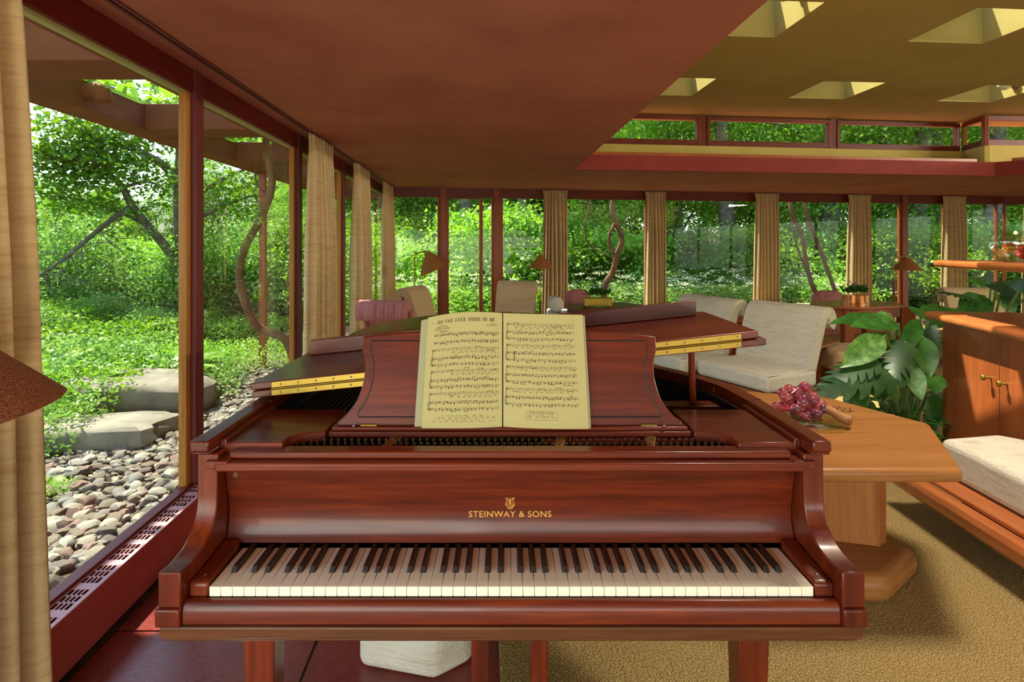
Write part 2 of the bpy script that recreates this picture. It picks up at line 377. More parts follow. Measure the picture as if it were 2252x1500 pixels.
# low red ceiling (left strip and strip along the back windows)
def edgeX(Y): return 0.955-0.0251*(Y-2.045)
mb = MB(); mb.prism([(-1.40,-4.0), (edgeX(-4),-4.0), (edgeX(6.63),6.63), lw(1.52,6.63)], CZ, CZ+0.05)
mb.prism([lw(1.52,6.63), (edgeX(6.63),6.63), (6.29,7.28), (9.0,5.0), (12.05,3.0), (12.05,7.55), (9.2,10.50), (-1.9,8.78)], CZ, CZ+0.05)
struct(mb, 'ceiling', M['ceil'])
A = (edgeX(6.63), 6.63); B = (6.29, 7.28); Cc = (9.0, 5.0)
mb = MB(); mb.seg(A, B, -0.012, 0.03, CZ-0.002, CZ+0.175); struct(mb, 'trim_1', M['redpaint'])
mb = MB(); mb.seg(B, Cc, -0.012, 0.03, CZ-0.002, CZ+0.175); struct(mb, 'trim_2', M['redpaint'])
mb = MB(); mb.seg((edgeX(-4),-4), A, -0.0, 0.03, CZ+0.05, CZ+0.175); struct(mb, 'trim_3', M['redpaint'])
mb = MB(); mb.seg(A, (6.05,7.25), 0.0, 0.05, CZ+0.175, CZ+0.212); struct(mb, 'trim_4', M['cabx'])
mb = MB(); mb.seg((6.42,7.17), Cc, 0.0, 0.05, CZ+0.175, CZ+0.212); struct(mb, 'trim_5', M['cabx'])
# clerestory wall and windows
def cl(X, t=0.0): return (X, 7.08+0.119*X+t)
mb = MB(); mb.seg(cl(0.2), cl(6.32), 0.0, 0.10, CZ+0.05, 2.705); struct(mb, 'wall_clerestory', M['yellow'])
P1 = cl(6.32); P2 = (6.22, 7.34); P3 = (7.9, 7.46)
mb = MB(); mb.seg(P1, P2, 0, 0.06, CZ+0.05, 2.705); mb.seg(P2, P3, 0, 0.06, CZ+0.05, 2.705); struct(mb, 'wall_clerestory_bay', M['yellow'])
mb = MB(); mb.seg((edgeX(-4)-0.25,-4), (edgeX(6.63)-0.25,7.2), 0.0, 0.06, CZ+0.05, HC); struct(mb, 'wall_ceiling_step', M['yellow'])
mb = MB(); mb.seg((7.9,7.33), (12.0,7.4), 0, 0.06, CZ+0.05, HC); struct(mb, 'wall_ceiling_end', M['yellow'])
wn = [0]
def window(p0, p1, z0, z1, fw=0.05, fd=0.06, fm=None, fmx=None, bottom=None, top=None):
    """glazed unit between two plan points: frame rails and stiles, one pane"""
    wn[0] += 1
    p0 = Vector(p0); p1 = Vector(p1); d = (p1-p0).normalized(); L = (p1-p0).length
    r = root('window_%d' % wn[0], (p0.x, p0.y, z0), kind='structure')
    b_ = fw if bottom is None else bottom; t_ = fw if top is None else top
    for a, c in ((0, fw), (L-fw, L)):
        MB().seg(p0+d*a, p0+d*c, 0, fd, z0, z1).build('stile', fm, r, bevel=0.004)
    if b_: MB().seg(p0+d*fw, p1-d*fw, 0.003, fd-0.003, z0, z0+b_).build('rail', M['framey'] if fmx == M['bead_reflect'] else fmx, r, bevel=0.003)
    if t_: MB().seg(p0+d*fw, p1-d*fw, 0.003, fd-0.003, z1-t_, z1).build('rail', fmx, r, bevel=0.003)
    MB().seg(p0+d*fw*0.8, p1-d*fw*0.8, fd*0.5-0.003, fd*0.5+0.003, z0+b_*0.8, z1-t_*0.8).build('pane', M['pane'], r)
    return r
for X0, X1 in ((0.75, 2.57), (2.66, 4.40), (4.48, 6.30)): window(cl(X0), cl(X1), 2.705, 3.09, 0.045, 0.07, M['framex'], M['framex'], 0.075, 0.05)
window(P1, P2, 2.69, 3.09, 0.03, 0.05, M['frame'], M['framex'], 0.09, 0.06); window(P2, P3, 2.69, 3.09, 0.012, 0.05, M['frame'], M['framex'], 0.09, 0.06)
mb = MB()
for X in (0.70, 2.615, 4.44): mb.seg(cl(X-0.05), cl(X+0.05), 0.01, 0.09, 2.705, HC)
struct(mb, 'trim_6', M['framex'])
# high olive ceiling with rows of square skylight wells
def S(u, v): return (u-0.04*v, v+0.08*u)
UR = [2.38+1.81*i for i in range(0, 5)]; VF = [6.23-1.81*j for j in range(0, 6)]; HS = 0.67; WELL = 0.52
us = sorted([0.45, 12.4]+[x for u in UR for x in (u-HS, u)]); vs_ = sorted([-4.6, 7.5]+[x for v in VF for x in (v-HS, v)])
mb = MB()
for i in range(len(us)-1):
    for j in range(len(vs_)-1):
        hole = any(abs(us[i]-(u-HS)) < 1e-6 for u in UR) and any(abs(vs_[j]-(v-HS)) < 1e-6 for v in VF)
        q = [S(us[i],vs_[j]), S(us[i+1],vs_[j]), S(us[i+1],vs_[j+1]), S(us[i],vs_[j+1])]
        if not hole: mb.add([(a,b_,HC) for a,b_ in q], [(0,1,2,3)])
        else:
            vv = [(a,b_,HC) for a,b_ in q]+[(a,b_,HC+WELL) for a,b_ in q]
            mb.add(vv, [(k,(k+1)%4,4+(k+1)%4,4+k) for k in range(4)])
struct(mb, 'ceiling_upper', M['hceil'])
for u in UR:
    for v in VF:
        q = [S(u-HS,v-HS), S(u,v-HS), S(u,v), S(u-HS,v)]
        if v < 2: continue
        MB().prism(q, HC+WELL, HC+WELL+0.006).build('skylight_pane', M['pane'], bpy.data.objects['ceiling_upper'])
mb = MB(); mb.box(-1.6, 12.3, -4.4, -4.25, 2.0, 3.2); mb.box(12.05, 12.2, -4.4, 7.4, 2.17, 3.2); struct(mb, 'wall_upper', M['yellow'])
mb = MB(); mb.box(-1.6, -0.6, -4.25, -4.15, 0, 2.3); mb.box(5.2, 12.2, -4.25, -4.15, 0, 2.3); struct(mb, 'wall_rear', M['redpaint'])
# left window wall
mb = MB(); LW(mb, 1.44, 1.50, -4.0, 8.75, 2.185, CZ); struct(mb, 'trim_7', M['framey'])
mb = MB(); LW(mb, 1.325, 1.337, -4.0, 8.5, CZ-0.010, CZ); LW(mb, 1.300, 1.312, -4.0, 8.5, CZ-0.008, CZ); struct(mb, 'trim_8', M['redsteel'])
mb = MB(); LW(mb, 1.445, 1.50, -4.0, 8.7, 0.0, 0.20); struct(mb, 'wall_left', M['redpaint'])
mb = MB(); LW(mb, 1.440, 1.46, -4.0, 8.7, 0.20, 0.222); LW(mb, 1.46, 1.50, -4.0, 8.7, 0.20, 0.21); struct(mb, 'trim_9', M['framey'])
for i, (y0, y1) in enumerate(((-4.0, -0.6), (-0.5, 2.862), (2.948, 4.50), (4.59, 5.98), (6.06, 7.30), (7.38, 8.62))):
    window(lw(1.455,y0), lw(1.455,y1), 0.21, 2.19, 0.042, 0.04, M['ochre'], M['bead_reflect'], 0.010, 0.022)
for y in (-0.55, 2.905, 4.545, 6.02, 7.34):
    mb = MB(); LW(mb, 1.43, 1.50, y-0.043, y+0.043, 0.20, CZ)
    tag(mb.build('mullion', M['redsteel'], bevel=0.004), kind='structure')
# back window wall
mb = MB(); BW(mb, LC[0], RC[0], 0, 0.07, 2.165, CZ); struct(mb, 'trim_10', M['framex'])
mb = MB(); BW(mb, LC[0]+0.1, RC[0], -0.075, -0.063, CZ-0.01, CZ); struct(mb, 'trim_11', M['redsteel'])
cols = [LC[0]+0.05, bx(975), bx(1091), bx(1213), bx(1430), bx(1678), bx(1880), bx(1988), bx(2085), RC[0]-0.04]
for i in range(len(cols)-1):
    door = i in (1, 2)
    if i == 1:
        window(bw(cols[1]+0.05), bw(bx(1059)), 0.02, 2.165, 0.035, 0.05, M['frame'], M['framex'], 0.12, 0.03); window(bw(bx(1059)), bw(cols[2]-0.05), 0.02, 2.165, 0.02, 0.05, M['frame'], M['framex'], 0.12, 0.012); continue
    window(bw(cols[i]+0.05), bw(cols[i+1]-0.05), 0.02, 2.165, 0.06 if door else 0.04, 0.05, M['frame'], M['framex'], 0.16 if door else 0.04, 0.012)
for X in cols[1:-1]:
    mb = MB(); BW(mb, X-0.05, X+0.05, -0.03, 0.075, 0, CZ); tag(mb.build('mullion', M['frame'], bevel=0.005), kind='structure')
def seg_wall(p0, p1, n):
    p0 = Vector(p0); p1 = Vector(p1)
    mb = MB(); mb.seg(p1, p0, -0.07, 0, 2.165, CZ); struct(mb, 'trim_%d' % (12 if n == 2 else 13), M['framex'])
    for k in range(n):
        a = p1.lerp(p0, k/n); b_ = p1.lerp(p0, (k+1)/n)
        window(a, b_, 0.02, 2.165, 0.05, -0.05, M['frame'], M['framex'], 0.04, 0.02)
seg_wall(RC, RD, 2); seg_wall(RD, (12.0,-4.2), 6)
# convector heater under the left glass
ht = root('convector_heater', (*lw(1.36, 1.0), 0), label='long low red convector heater with slotted pale top under the left windows', cat='heater')
mb = MB(); LW(mb, 1.355, 1.367, -1.0, 8.4, 0.012, 0.206); LW(mb, 1.367, 1.44, -1.0, 8.4, 0.012, 0.03); mb.build('front_panel', M['heater'], ht, bevel=0.003)
mb = MB(); LW(mb, 1.368, 1.442, -1.0, 8.4, 0.10, 0.12); mb.build('fin_core', M['black'], ht)
gp = MB(); Y = -1.0; ds = [1.354, 1.368]; w_ = 0.0135; g_ = 0.0045
for k in range(4): ds += [1.368+k*(w_+g_)+w_, 1.368+(k+1)*(w_+g_)]
ds[-1] = 1.441
def q_(d0, d1, y0, y1): LW(gp, d0, d1, y0, y1, 0.204, 0.208)
q_(1.353, 1.369, Y, 8.4); q_(1.433, 1.441, Y, 8.4)
while Y < 8.3:
    q_(1.369, 1.433, Y, Y+0.036)
    for k in range(3): q_(1.382+k*0.016, 1.3865+k*0.016, Y+0.036, Y+0.15)
    q_(1.3695, 1.4325, Y+0.073, Y+0.079); q_(1.3695, 1.4325, Y+0.111, Y+0.117)
    Y += 0.15
gp.build('grille', M['heatertop'], ht)
# ------------------------------------------------------------------ grand piano
PX = 0.017
def mx(x): return 2*PX-x
pn = root('grand_piano', (PX, 1.9, 0), label='mahogany grand piano with lid folded open and music desk raised', cat='piano')
AI, AO = -0.638, -0.683
arc = [(1.125,0.771), (1.165,0.768), (1.205,0.774), (1.232,0.786), (1.25,0.801), (1.262,0.822), (1.268,0.845), (1.270,0.893), (1.270,0.952)]
arc = [(p.x, p.y) for p in catmull([Vector((a,b_,0)) for a,b_ in arc], 4)]
for s in (0, 1):
    f = (lambda x: x) if s == 0 else mx
    x0, x1 = sorted((f(AI), f(AO)))
    MB().prism([(1.125,0.700)]+arc+[(1.62,0.952),(1.62,0.70)], x0, x1, 'X').build('arm', M['mahogz'], pn, bevel=0.003)
    xa, xb = sorted((f(AI), f(AO-0.004)))
    MB().box(xa, xb, 1.119, 1.30, 0.664, 0.7005).build('arm_block', M['mahogz'], pn, bevel=0.004)
    xa, xb = sorted((f(-0.652), f(-0.694)))
    MB().box(xa, xb, 1.262, 1.60, 0.952, 0.960).box(xa, xb, 1.257, 1.60, 0.960, 0.984).build('arm_cap', M['mahogy'], pn, bevel=0.004)
    # small stepped bracket under the cap
    xa, xb = sorted((f(-0.612), f(-0.660)))
    MB().box(xa, xb, 1.258, 1.40, 0.922, 0.940).build('bracket', M['mahogz'], pn, bevel=0.003)
    xa, xb = sorted((f(-0.6365), f(-0.5985)))
    cb = MB().prism([(1.152,0.700),(1.152,0.731),(1.158,0.736),(1.20,0.737),(1.298,0.748),(1.298,0.700)], xa, xb, 'X').build('cheek_block', M['mahogz'], pn, bevel=0.005)
    MB().ball((f(-0.617), 1.178, 0.7370), 0.004, 8, (1,1,0.4)).build('screw', M['chrome'], cb, smooth=True)
# rim
out = [(-0.683,1.60), (-0.683,2.1), (-0.683,2.52), (-0.66,2.78), (-0.57,2.95), (-0.39,3.01), (-0.19,2.97), (0.0,2.84), (0.16,2.62), (0.33,2.36), (0.48,2.14), (0.62,1.94), (0.695,1.78), (0.717,1.60)]
oc = [(p.x, p.y) for p in catmull([Vector((a,b_,0)) for a,b_ in out], 5)]
def offset(pts, d):
    r = []; n = len(pts)
    for i in range(n):
        t = (Vector(pts[min(i+1,n-1)])-Vector(pts[max(i-1,0)])).normalized(); r.append((pts[i][0]+t.y*d, pts[i][1]-t.x*d))
    return r
def wall_strip(mb, a, b_, z0, z1):
    n = len(a); vs = [(*p,z0) for p in a]+[(*p,z1) for p in a]+[(*p,z0) for p in b_]+[(*p,z1) for p in b_]; fs = []
    for i in range(n-1): fs += [(i,i+1,n+i+1,n+i), (2*n+i+1,2*n+i,3*n+i,3*n+i+1), (n+i,n+i+1,3*n+i+1,3*n+i), (i+1,i,2*n+i,2*n+i+1)]
    fs += [(0,n,3*n,2*n), (n-1,3*n-1,4*n-1,2*n-1)]
    return mb.add(vs, fs)
wall_strip(MB(), oc, offset(oc, 0.045), 0.66, 0.955).build('rim', M['mahogy'], pn, smooth=True)
wall_strip(MB(), offset(oc, -0.010), offset(oc, 0.032), 0.955, 0.984).build('rim_cap', M['mahogy'], pn, smooth=True)
inner = offset(oc, 0.046)
wall_strip(MB(), inner, offset(oc, 0.050), 0.70, 0.956).build('inner_rim', M['black'], pn, smooth=True)
MB().prism([(AI,1.20),(mx(AI),1.20)]+inner[::-1], 0.66, 0.70).build('bottom_board', M['mahogy'], pn)
MB().prism([(-0.630,1.42),(0.664,1.42)]+offset(oc,0.052)[::-1], 0.86, 0.875).build('iron_plate', M['plate'], pn)
MB().box(-0.632, 0.666, 1.325, 1.46, 0.87, 0.918).build('pin_block', M['black'], pn)
mb = MB()
for i in range(64):
    x = -0.58+i*0.0188; xb = -0.56+i*0.0125
    y1 = min(2.85-max(0, xb+0.1)*1.25, 2.85)
    mb.tube([(x,1.40,0.938), (xb,y1,0.90)], 0.0011, 4, False)
st = mb.build('strings', M['string'], pn); st['kind'] = 'stuff'
mb = MB()
for i in range(76):
    for j in range(3):
        x = -0.60+i*0.0166+(j % 2)*0.006; mb.tube([(x,1.345+j*0.02,0.918), (x,1.343+j*0.02,0.944+0.004*(j==2))], 0.0032, 6)
tp = mb.build('tuning_pins', M['string'], pn); tp['kind'] = 'stuff'
mb = MB()
for i in range(60):
    x = 0.10+i*0.0062; mb.ball((x, 1.405+random.uniform(-.004,.004), 0.930+random.uniform(0,.006)), 0.0085, 6)
mb.build('felt_strip', M['felt'], pn, smooth=True)
for x0, x1 in ((-0.30,-0.27),(0.115,0.135),(0.335,0.355)):
    MB().hexa([(x0,1.33,0.90),(x0+0.02,1.33,0.90),(x1+0.03,1.42,0.90),(x1,1.42,0.90),(x0,1.33,0.936),(x0+0.02,1.33,0.936),(x1+0.03,1.42,0.952),(x1,1.42,0.952)]).build('plate_strut', M['plate'], pn, bevel=0.004)
MB().box(0.33, 0.665, 1.70, 1.76, 0.925, 0.937).build('prop_board', M['mahog'], pn, bevel=0.002)
# keybed and rails
MB().box(AO+0.004, mx(AO)-0.004, 1.122, 1.42, 0.640, 0.664).box(AO+0.012, mx(AO)-0.012, 1.128, 1.42, 0.632, 0.640).build('keybed', M['walnut'], pn, bevel=0.003)
MB().prism([(1.128,0.6645),(1.128,0.690),(1.132,0.702),(1.138,0.7075),(1.148,0.7085),(1.148,0.6645)], AI+0.0005, mx(AI)-0.0005, 'X').build('key_slip', M['mahog'], pn, bevel=0.002)
MB().box(AI+0.001, mx(AI)-0.001, 1.1485, 1.33, 0.664, 0.700).build('key_frame', M['black'], pn)
fb = [(1.301,0.733),(1.311,0.750),(1.318,0.775),(1.320,0.80),(1.317,0.83),(1.310,0.865),(1.303,0.895),(1.299,0.918)]
fbc = [(p.x,p.y) for p in catmull([Vector((a,b_,0)) for a,b_ in fb], 4)]
fall = MB().ribbon([(a+0.008,b_) for a,b_ in fbc], 0.016, AI+0.003, mx(AI)-0.003).build('fallboard', M['mahog'], pn, smooth=True)
def fbY(z):
    for (a,b_),(c,d) in zip(fbc[:-1], fbc[1:]):
        if b_ <= z <= d: return a+(c-a)*(z-b_)/(d-b_)
    return fbc[-1][0]
MB().box(AI-0.0, mx(AI), 1.256, 1.33, 0.917, 0.936).build('fallboard_moulding', M['mahog'], pn, bevel=0.004)
MB().box(AI+0.02, mx(AI)-0.02, 1.282, 1.325, 0.936, 0.952).build('front_ledge', M['mahog'], pn, bevel=0.004)
MB().tube([(-0.612,fbY(0.90)-0.001,0.893),(-0.612,fbY(0.90)+0.004,0.893)], 0.006, 12).build('button', M['walnut'], fall, smooth=True)
# lettering and lyre emblem on the fallboard
def text_polys(body, size, spacing=1.0, offset_=0.0):
    cu = bpy.data.curves.new('t', 'FONT'); cu.body = body; cu.size = size; cu.space_character = spacing; cu.offset = offset_
    cu.fill_mode = 'FRONT'; cu.resolution_u = 4
    o = bpy.data.objects.new('t', cu); COL.objects.link(o)
    dg = bpy.context.evaluated_depsgraph_get(); me = bpy.data.meshes.new_from_object(o.evaluated_get(dg))
    vs = [(v.co.x, v.co.y) for v in me.vertices]; fs = [tuple(p.vertices) for p in me.polygons]
    bpy.data.objects.remove(o); bpy.data.curves.remove(cu); bpy.data.meshes.remove(me)
    return vs, fs
vs, fs = text_polys('STEINWAY & SONS', 0.0195, 1.08, 0.0002)
W = max(v[0] for v in vs); sx = 0.1925/W
mb = MB(); mb.add([(-0.080+x*sx, fbY(0.788+y)-0.0006, 0.788+y) for x,y in vs], fs); mb.build('lettering', M['gold'], fall)
mb = MB(); EX, EZ = 0.0165, 0.808
def em(pts, r=0.0009):
    for sgn in (1, -1): mb.tube([(EX+sgn*x*0.001, fbY(EZ+z*0.001)-0.0006, EZ+z*0.001) for x,z in [(p.x,p.y) for p in catmull([Vector((a,b_,0)) for a,b_ in pts],5)]], r, 6)
em([(0,2),(4,2.5),(8,5),(10.5,9),(9,14),(6,18),(4.5,22),(6,25),(9,25),(9.5,22.5),(8,21.5)], 0.00095)
em([(2,2),(5,4),(8,8),(5,11),(3,8),(1.5,4)], 0.0007); em([(0,10),(2.5,12),(0,15),(-2.5,17),(0,20),(1.5,22)], 0.0006); em([(0,24),(0,28)], 0.0008)
em([(0,0),(3,-1.5),(6,0.5)], 0.0008); em([(1,2),(1,22)], 0.0004); em([(4.2,23),(2,21),(0,22)], 0.0007)
mb.build('lyre_emblem', M['gold'], fall)
# keys: 52 white, 36 black
KX0, KW = -0.5952, 1.2245/52; KZ = 0.727
names = 'ABCDEFG'; blk_after = set('ACDFG')
bl = []
for i in range(51):
    if names[i % 7] in blk_after: bl.append(i)
off = {'C': -0.0022, 'D': 0.0022, 'F': -0.0028, 'G': 0.0, 'A': 0.0028}
def notch(i, side):
    """width cut from a white key where a black key stands; side 0 left, 1 right"""
    j = i-1 if side == 0 else i
    if j not in bl: return 0.0
    c = off[names[j % 7]]; return 0.0056+(c if side == 0 else -c)
wm = {}
for i in range(52):
    key = (round(notch(i,0),4), round(notch(i,1),4))
    if key not in wm:
        l, r = key; g = 0.0004
        poly = [(g,0),(KW-g,0),(KW-g,0.050),(KW-g-r,0.050),(KW-g-r,0.1485),(g+l,0.1485),(g+l,0.050),(g,0.050)]
        wm[key] = MB().prism(poly, -0.020, 0.0).mesh('white_key', M['ivory'], True)
    o = link('white_key', wm[key], pn); o.location = Vector((KX0+i*KW, 1.151, KZ))-pn.location
    b_ = o.modifiers.new('bevel','BEVEL'); b_.width = 0.0008; b_.segments = 1; b_.limit_method = 'ANGLE'
bm_ = MB().hexa([(-0.0056,0,0),(0.0056,0,0),(0.0056,0.098,0),(-0.0056,0.098,0),(-0.0045,0.008,0.0115),(0.0045,0.008,0.0115),(0.0045,0.098,0.0115),(-0.0045,0.098,0.0115)]).mesh('black_key', M['ebony'], True)
for j in bl:
    o = link('black_key', bm_, pn); o.location = Vector((KX0+(j+1)*KW+off[names[j % 7]], 1.2005, KZ-0.0005))-pn.location
    b_ = o.modifiers.new('bevel','BEVEL'); b_.width = 0.0012; b_.segments = 2; b_.limit_method = 'ANGLE'
# sliding shelf wings beside the music desk
wing = [(-0.650,1.312),(-0.510,1.312),(-0.509,1.345),(-0.503,1.362),(-0.490,1.375),(-0.472,1.381),(-0.450,1.385),(-0.434,1.388),(-0.434,1.577),(-0.650,1.577)]
for s in (0, 1):
    pts = [((x if s == 0 else mx(x)), y) for x,y in wing]
    wg = MB().prism(pts, 0.938, 0.963).build('desk_shelf_wing', M['mahog'], pn, bevel=0.0025)
    xa, xb = sorted(((-0.6375 if s == 0 else mx(-0.6375)), (-0.652 if s == 0 else mx(-0.652))))
    MB().box(xa, xb, 1.31, 1.60, 0.930, 0.972).build('runner', M['mahogy'], pn, bevel=0.002)
MB().box(-0.432, 0.466, 1.402, 1.48, 0.944, 0.958).box(-0.425, 0.459, 1.408, 1.48, 0.958, 0.968).build('desk_ledge', M['mahog'], pn, bevel=0.003)
for x in (-0.37, 0.40): MB().ball((x,1.41,0.970), 0.004, 8).build('stop_pin', M['chrome'], pn, smooth=True)
for x0, x1 in ((-0.355,-0.315), (0.345,0.385)): MB().box(x0,x1,1.418,1.426,0.967,0.9705).build('desk_hinge', M['brass'], pn)
# music desk, leaning back
def dk(px, py):
    t = (940-py)/(940-735); Y = 1.428+0.072*t; return ((px-CX)/F*Y, EYE+(CY-py)/F*Y)
left = [(742,937),(744,927),(767,906),(788.5,874.5),(801,834),(804,800),(801,783),(798,772),(799,740)]
lpts = [dk(*p) for p in left]; lc = [lpts[0]]+[(p.x,p.y) for p in catmull([Vector((a,b_,0)) for a,b_ in lpts[1:6]],4)]+lpts[6:]
right = [(2*0.0165-x, z) for x,z in lc]
topm = [dk(860,733), dk(960,727.5), dk(1118,725), dk(1290,727.5), dk(1385,733)]
outline = lc+topm+right[::-1]
def tilt(mbx, y0):
    z0 = 0.968; mbx.v = [(v[0], v[1]+y0+(v[2]-z0)*0.31, v[2]) for v in mbx.v]; return mbx
desk = tilt(MB().prism(outline, 0.0, 0.018, 'Y'), 1.426).build('music_desk', M['mahog'], pn, bevel=0.003)
cxz = (0.0165, 1.07)
def inset(pts, d):
    return [(x+(d if x < cxz[0] else -d), z) for x,z in pts]
li = [(x+0.024, z) for x,z in lc[1:]]
li = [(li[0][0]+0.028, 0.986)]+[p for p in li if 0.99 < p[1] < 1.165]+[(li[-1][0], 1.168)]
mb = MB()
ring = li+[(2*0.0165-x, z) for x,z in li[::-1]]; ring.append(ring[0])
mb.tube([(x, 1.4255+(z-0.968)*0.31, z) for x,z in ring], 0.0021, 6, False); mb.build('desk_groove', M['black'], desk, smooth=True)
tilt(MB().prism(ring[:-1], -0.0015, 0.001, 'Y'), 1.426).build('desk_panel', M['mahog'], desk)
# folded lid, raised on the right by a short prop
def lz(x, y=0): return 0.1033*(x+0.70)
MB().prism([(-0.705,1.588),(0.714,1.588),(0.722,2.045),(-0.700,2.045)], 1.013, 1.033, 'Z', lz).build('lid_flap', M['mahog'], pn, bevel=0.003)
lo = [p for p in offset(oc, -0.02) if p[1] > 1.66]
MB().prism([(-0.703,1.590)]+lo+[(0.737,1.590)], 0.990, 1.010, 'Z', lz).build('main_lid', M['mahogy'], pn, bevel=0.003)
MB().prism([(-0.668,1.962),(0.668,1.962),(0.668,1.984),(-0.668,1.984)], 1.033, 1.086, 'Z', lz).build('lid_lip', M['mahog'], pn, bevel=0.003)
for nm, z0 in (('upper', 1.0155), ('lower', 0.9935)):
    hg = MB().prism([(-0.645,1.5855),(0.665,1.5855),(0.665,1.59),(-0.645,1.59)], z0, z0+0.0145, 'Z', lz).build('lid_hinge', M['brass'], pn)
    mb = MB()
    for k in range(27): x = -0.62+k*0.049; mb.ball((x,1.5852,z0+0.0072+lz(x)), 0.0032, 8, (1,0.4,1))
    mb.build('hinge_screws', M['socket'], hg, smooth=True)
MB().tube([(-0.645,1.583,1.0115+lz(-0.645)),(0.665,1.583,1.0115+lz(0.665))], 0.0035, 8).build('hinge_pin', M['brass'], pn, smooth=True)
MB().tube([(0.575,1.72,0.938),(0.566,1.70,1.0),(0.560,1.69,1.118)], [0.011,0.010,0.009], 8).build('prop_stick', M['mahogz'], pn, smooth=True)
MB().box(0.660,0.672,1.78,1.81,0.940,0.975).build('prop_catch', M['brass'], pn, bevel=0.002)
# legs and pedal lyre
for cx_, cy_ in ((-0.575,1.375), (0.592,1.375), (-0.30,2.75)):
    t, b_ = 0.040, 0.026
    MB().hexa([(cx_-b_,cy_-b_,0.035),(cx_+b_,cy_-b_,0.035),(cx_+b_,cy_+b_,0.035),(cx_-b_,cy_+b_,0.035),(cx_-t,cy_-t,0.66),(cx_+t,cy_-t,0.66),(cx_+t,cy_+t,0.66),(cx_-t,cy_+t,0.66)]).build('leg', M['mahogz'], pn, bevel=0.003)
    MB().lathe([(0.0,0.0165),(0.022,0.0165),(0.024,0.035),(0.0,0.036)], (cx_,cy_,0), 12).build('caster', M['brass'], pn, smooth=True)
ly = MB().box(-0.12,0.155,1.46,1.60,0.07,0.15).build('pedal_box', M['mahog'], pn, bevel=0.004)
for x0, x1 in ((-0.083,-0.036),(0.072,0.119)): MB().box(x0,x1,1.49,1.535,0.15,0.66).build('lyre_post', M['mahogz'], pn, bevel=0.003)
for x in (-0.06,0.017,0.095): MB().box(x-0.012,x+0.012,1.36,1.47,0.08,0.092).build('pedal', M['brass'], pn, bevel=0.003)
# ------------------------------------------------------------------ open music book
SX = -0.0005
bk = root('sheet_music_book', (0.0, 1.41, 0.968), label='open sheet music book with yellowed pages leaning on the piano music desk', cat='book')
PW, PH = 0.207, 0.283
def page(u, v, side, lift=0.0):
    s = u/PW
    bulge = 0.011*math.sin(min(1, s*1.15)*PI*0.5)*math.exp(-1.2*s)+0.004*math.sin(s*PI)
    flare = (0.006*s*(1-v/PH)) if side < 0 else 0.004*s*(1-v/PH)
    vv = v*0.958
    x = SX+side*(u+0.0015-0.000)+side*flare
    z = 0.9695+vv-(0.012*s*(v/PH) if side < 0 else 0.004*s)+(0.010*math.sin(s*PI)*(v/PH) if side < 0 else 0)-(0.002*s if side < 0 else 0)
    y = 1.409+(z-0.968)*0.305-0.003-bulge-0.006*(1-s)*0
    return Vector((x, y-lift, z))
def page_mesh(side, lift, u1=PW, thick=0.0, v0=0.0, v1=PH, du=0.0):
    mb = MB(); nu, nv = 16, 8; vs = []
    for j in range(nv+1):
        for i in range(nu+1): vs.append(page(du+(u1-du)*i/nu, v0+(v1-v0)*j/nv, side, lift))
    fs = [(j*(nu+1)+i, j*(nu+1)+i+1, (j+1)*(nu+1)+i+1, (j+1)*(nu+1)+i) for j in range(nv) for i in range(nu)]
    nb = len(vs); vs += [v+Vector((0, thick, 0)) for v in vs]
    fs += [tuple(nb+k for k in f[::-1]) for f in fs]
    rimi = [i for i in range(nu+1)]+[j*(nu+1)+nu for j in range(1, nv+1)]+[nv*(nu+1)+i for i in range(nu-1,-1,-1)]+[j*(nu+1) for j in range(nv-1,0,-1)]
    fs += [(rimi[k], rimi[(k+1) % len(rimi)], nb+rimi[(k+1) % len(rimi)], nb+rimi[k]) for k in range(len(rimi))]
    return mb.add(vs, fs)
pl_ = page_mesh(-1, 0.0005, PW-0.014, 0.003).build('left_page', M['paper'], bk, smooth=True)
pr_ = page_mesh(1, 0.0005, PW, 0.003).build('right_page', M['paper'], bk, smooth=True)
page_mesh(-1, -0.004, PW+0.004, 0.002, 0.002, PH-0.004).build('page_stack', M['paper2'], bk, smooth=True)
page_mesh(1, -0.004, PW+0.006, 0.004, 0.0, PH-0.003).build('page_stack', M['paper2'], bk, smooth=True)
def pq(mb, side, u0, v0, u1, v1, lift=0.0012):
    """ink rectangle from (u0,v0) to (u1,v1); u is the distance from the page's left margin edge"""
    def c(u, v): return page((PW-u) if side < 0 else u, v, side, lift)
    n = max(1, int((u1-u0)/0.02)); vs = []; fs = []
    for i in range(n+1):
        u = u0+(u1-u0)*i/n; vs += [c(u,v0), c(u,v1)]
    for i in range(n): fs.append((2*i,2*i+2,2*i+3,2*i+1))
    mb.add(vs, fs)
rn = random.Random(11)
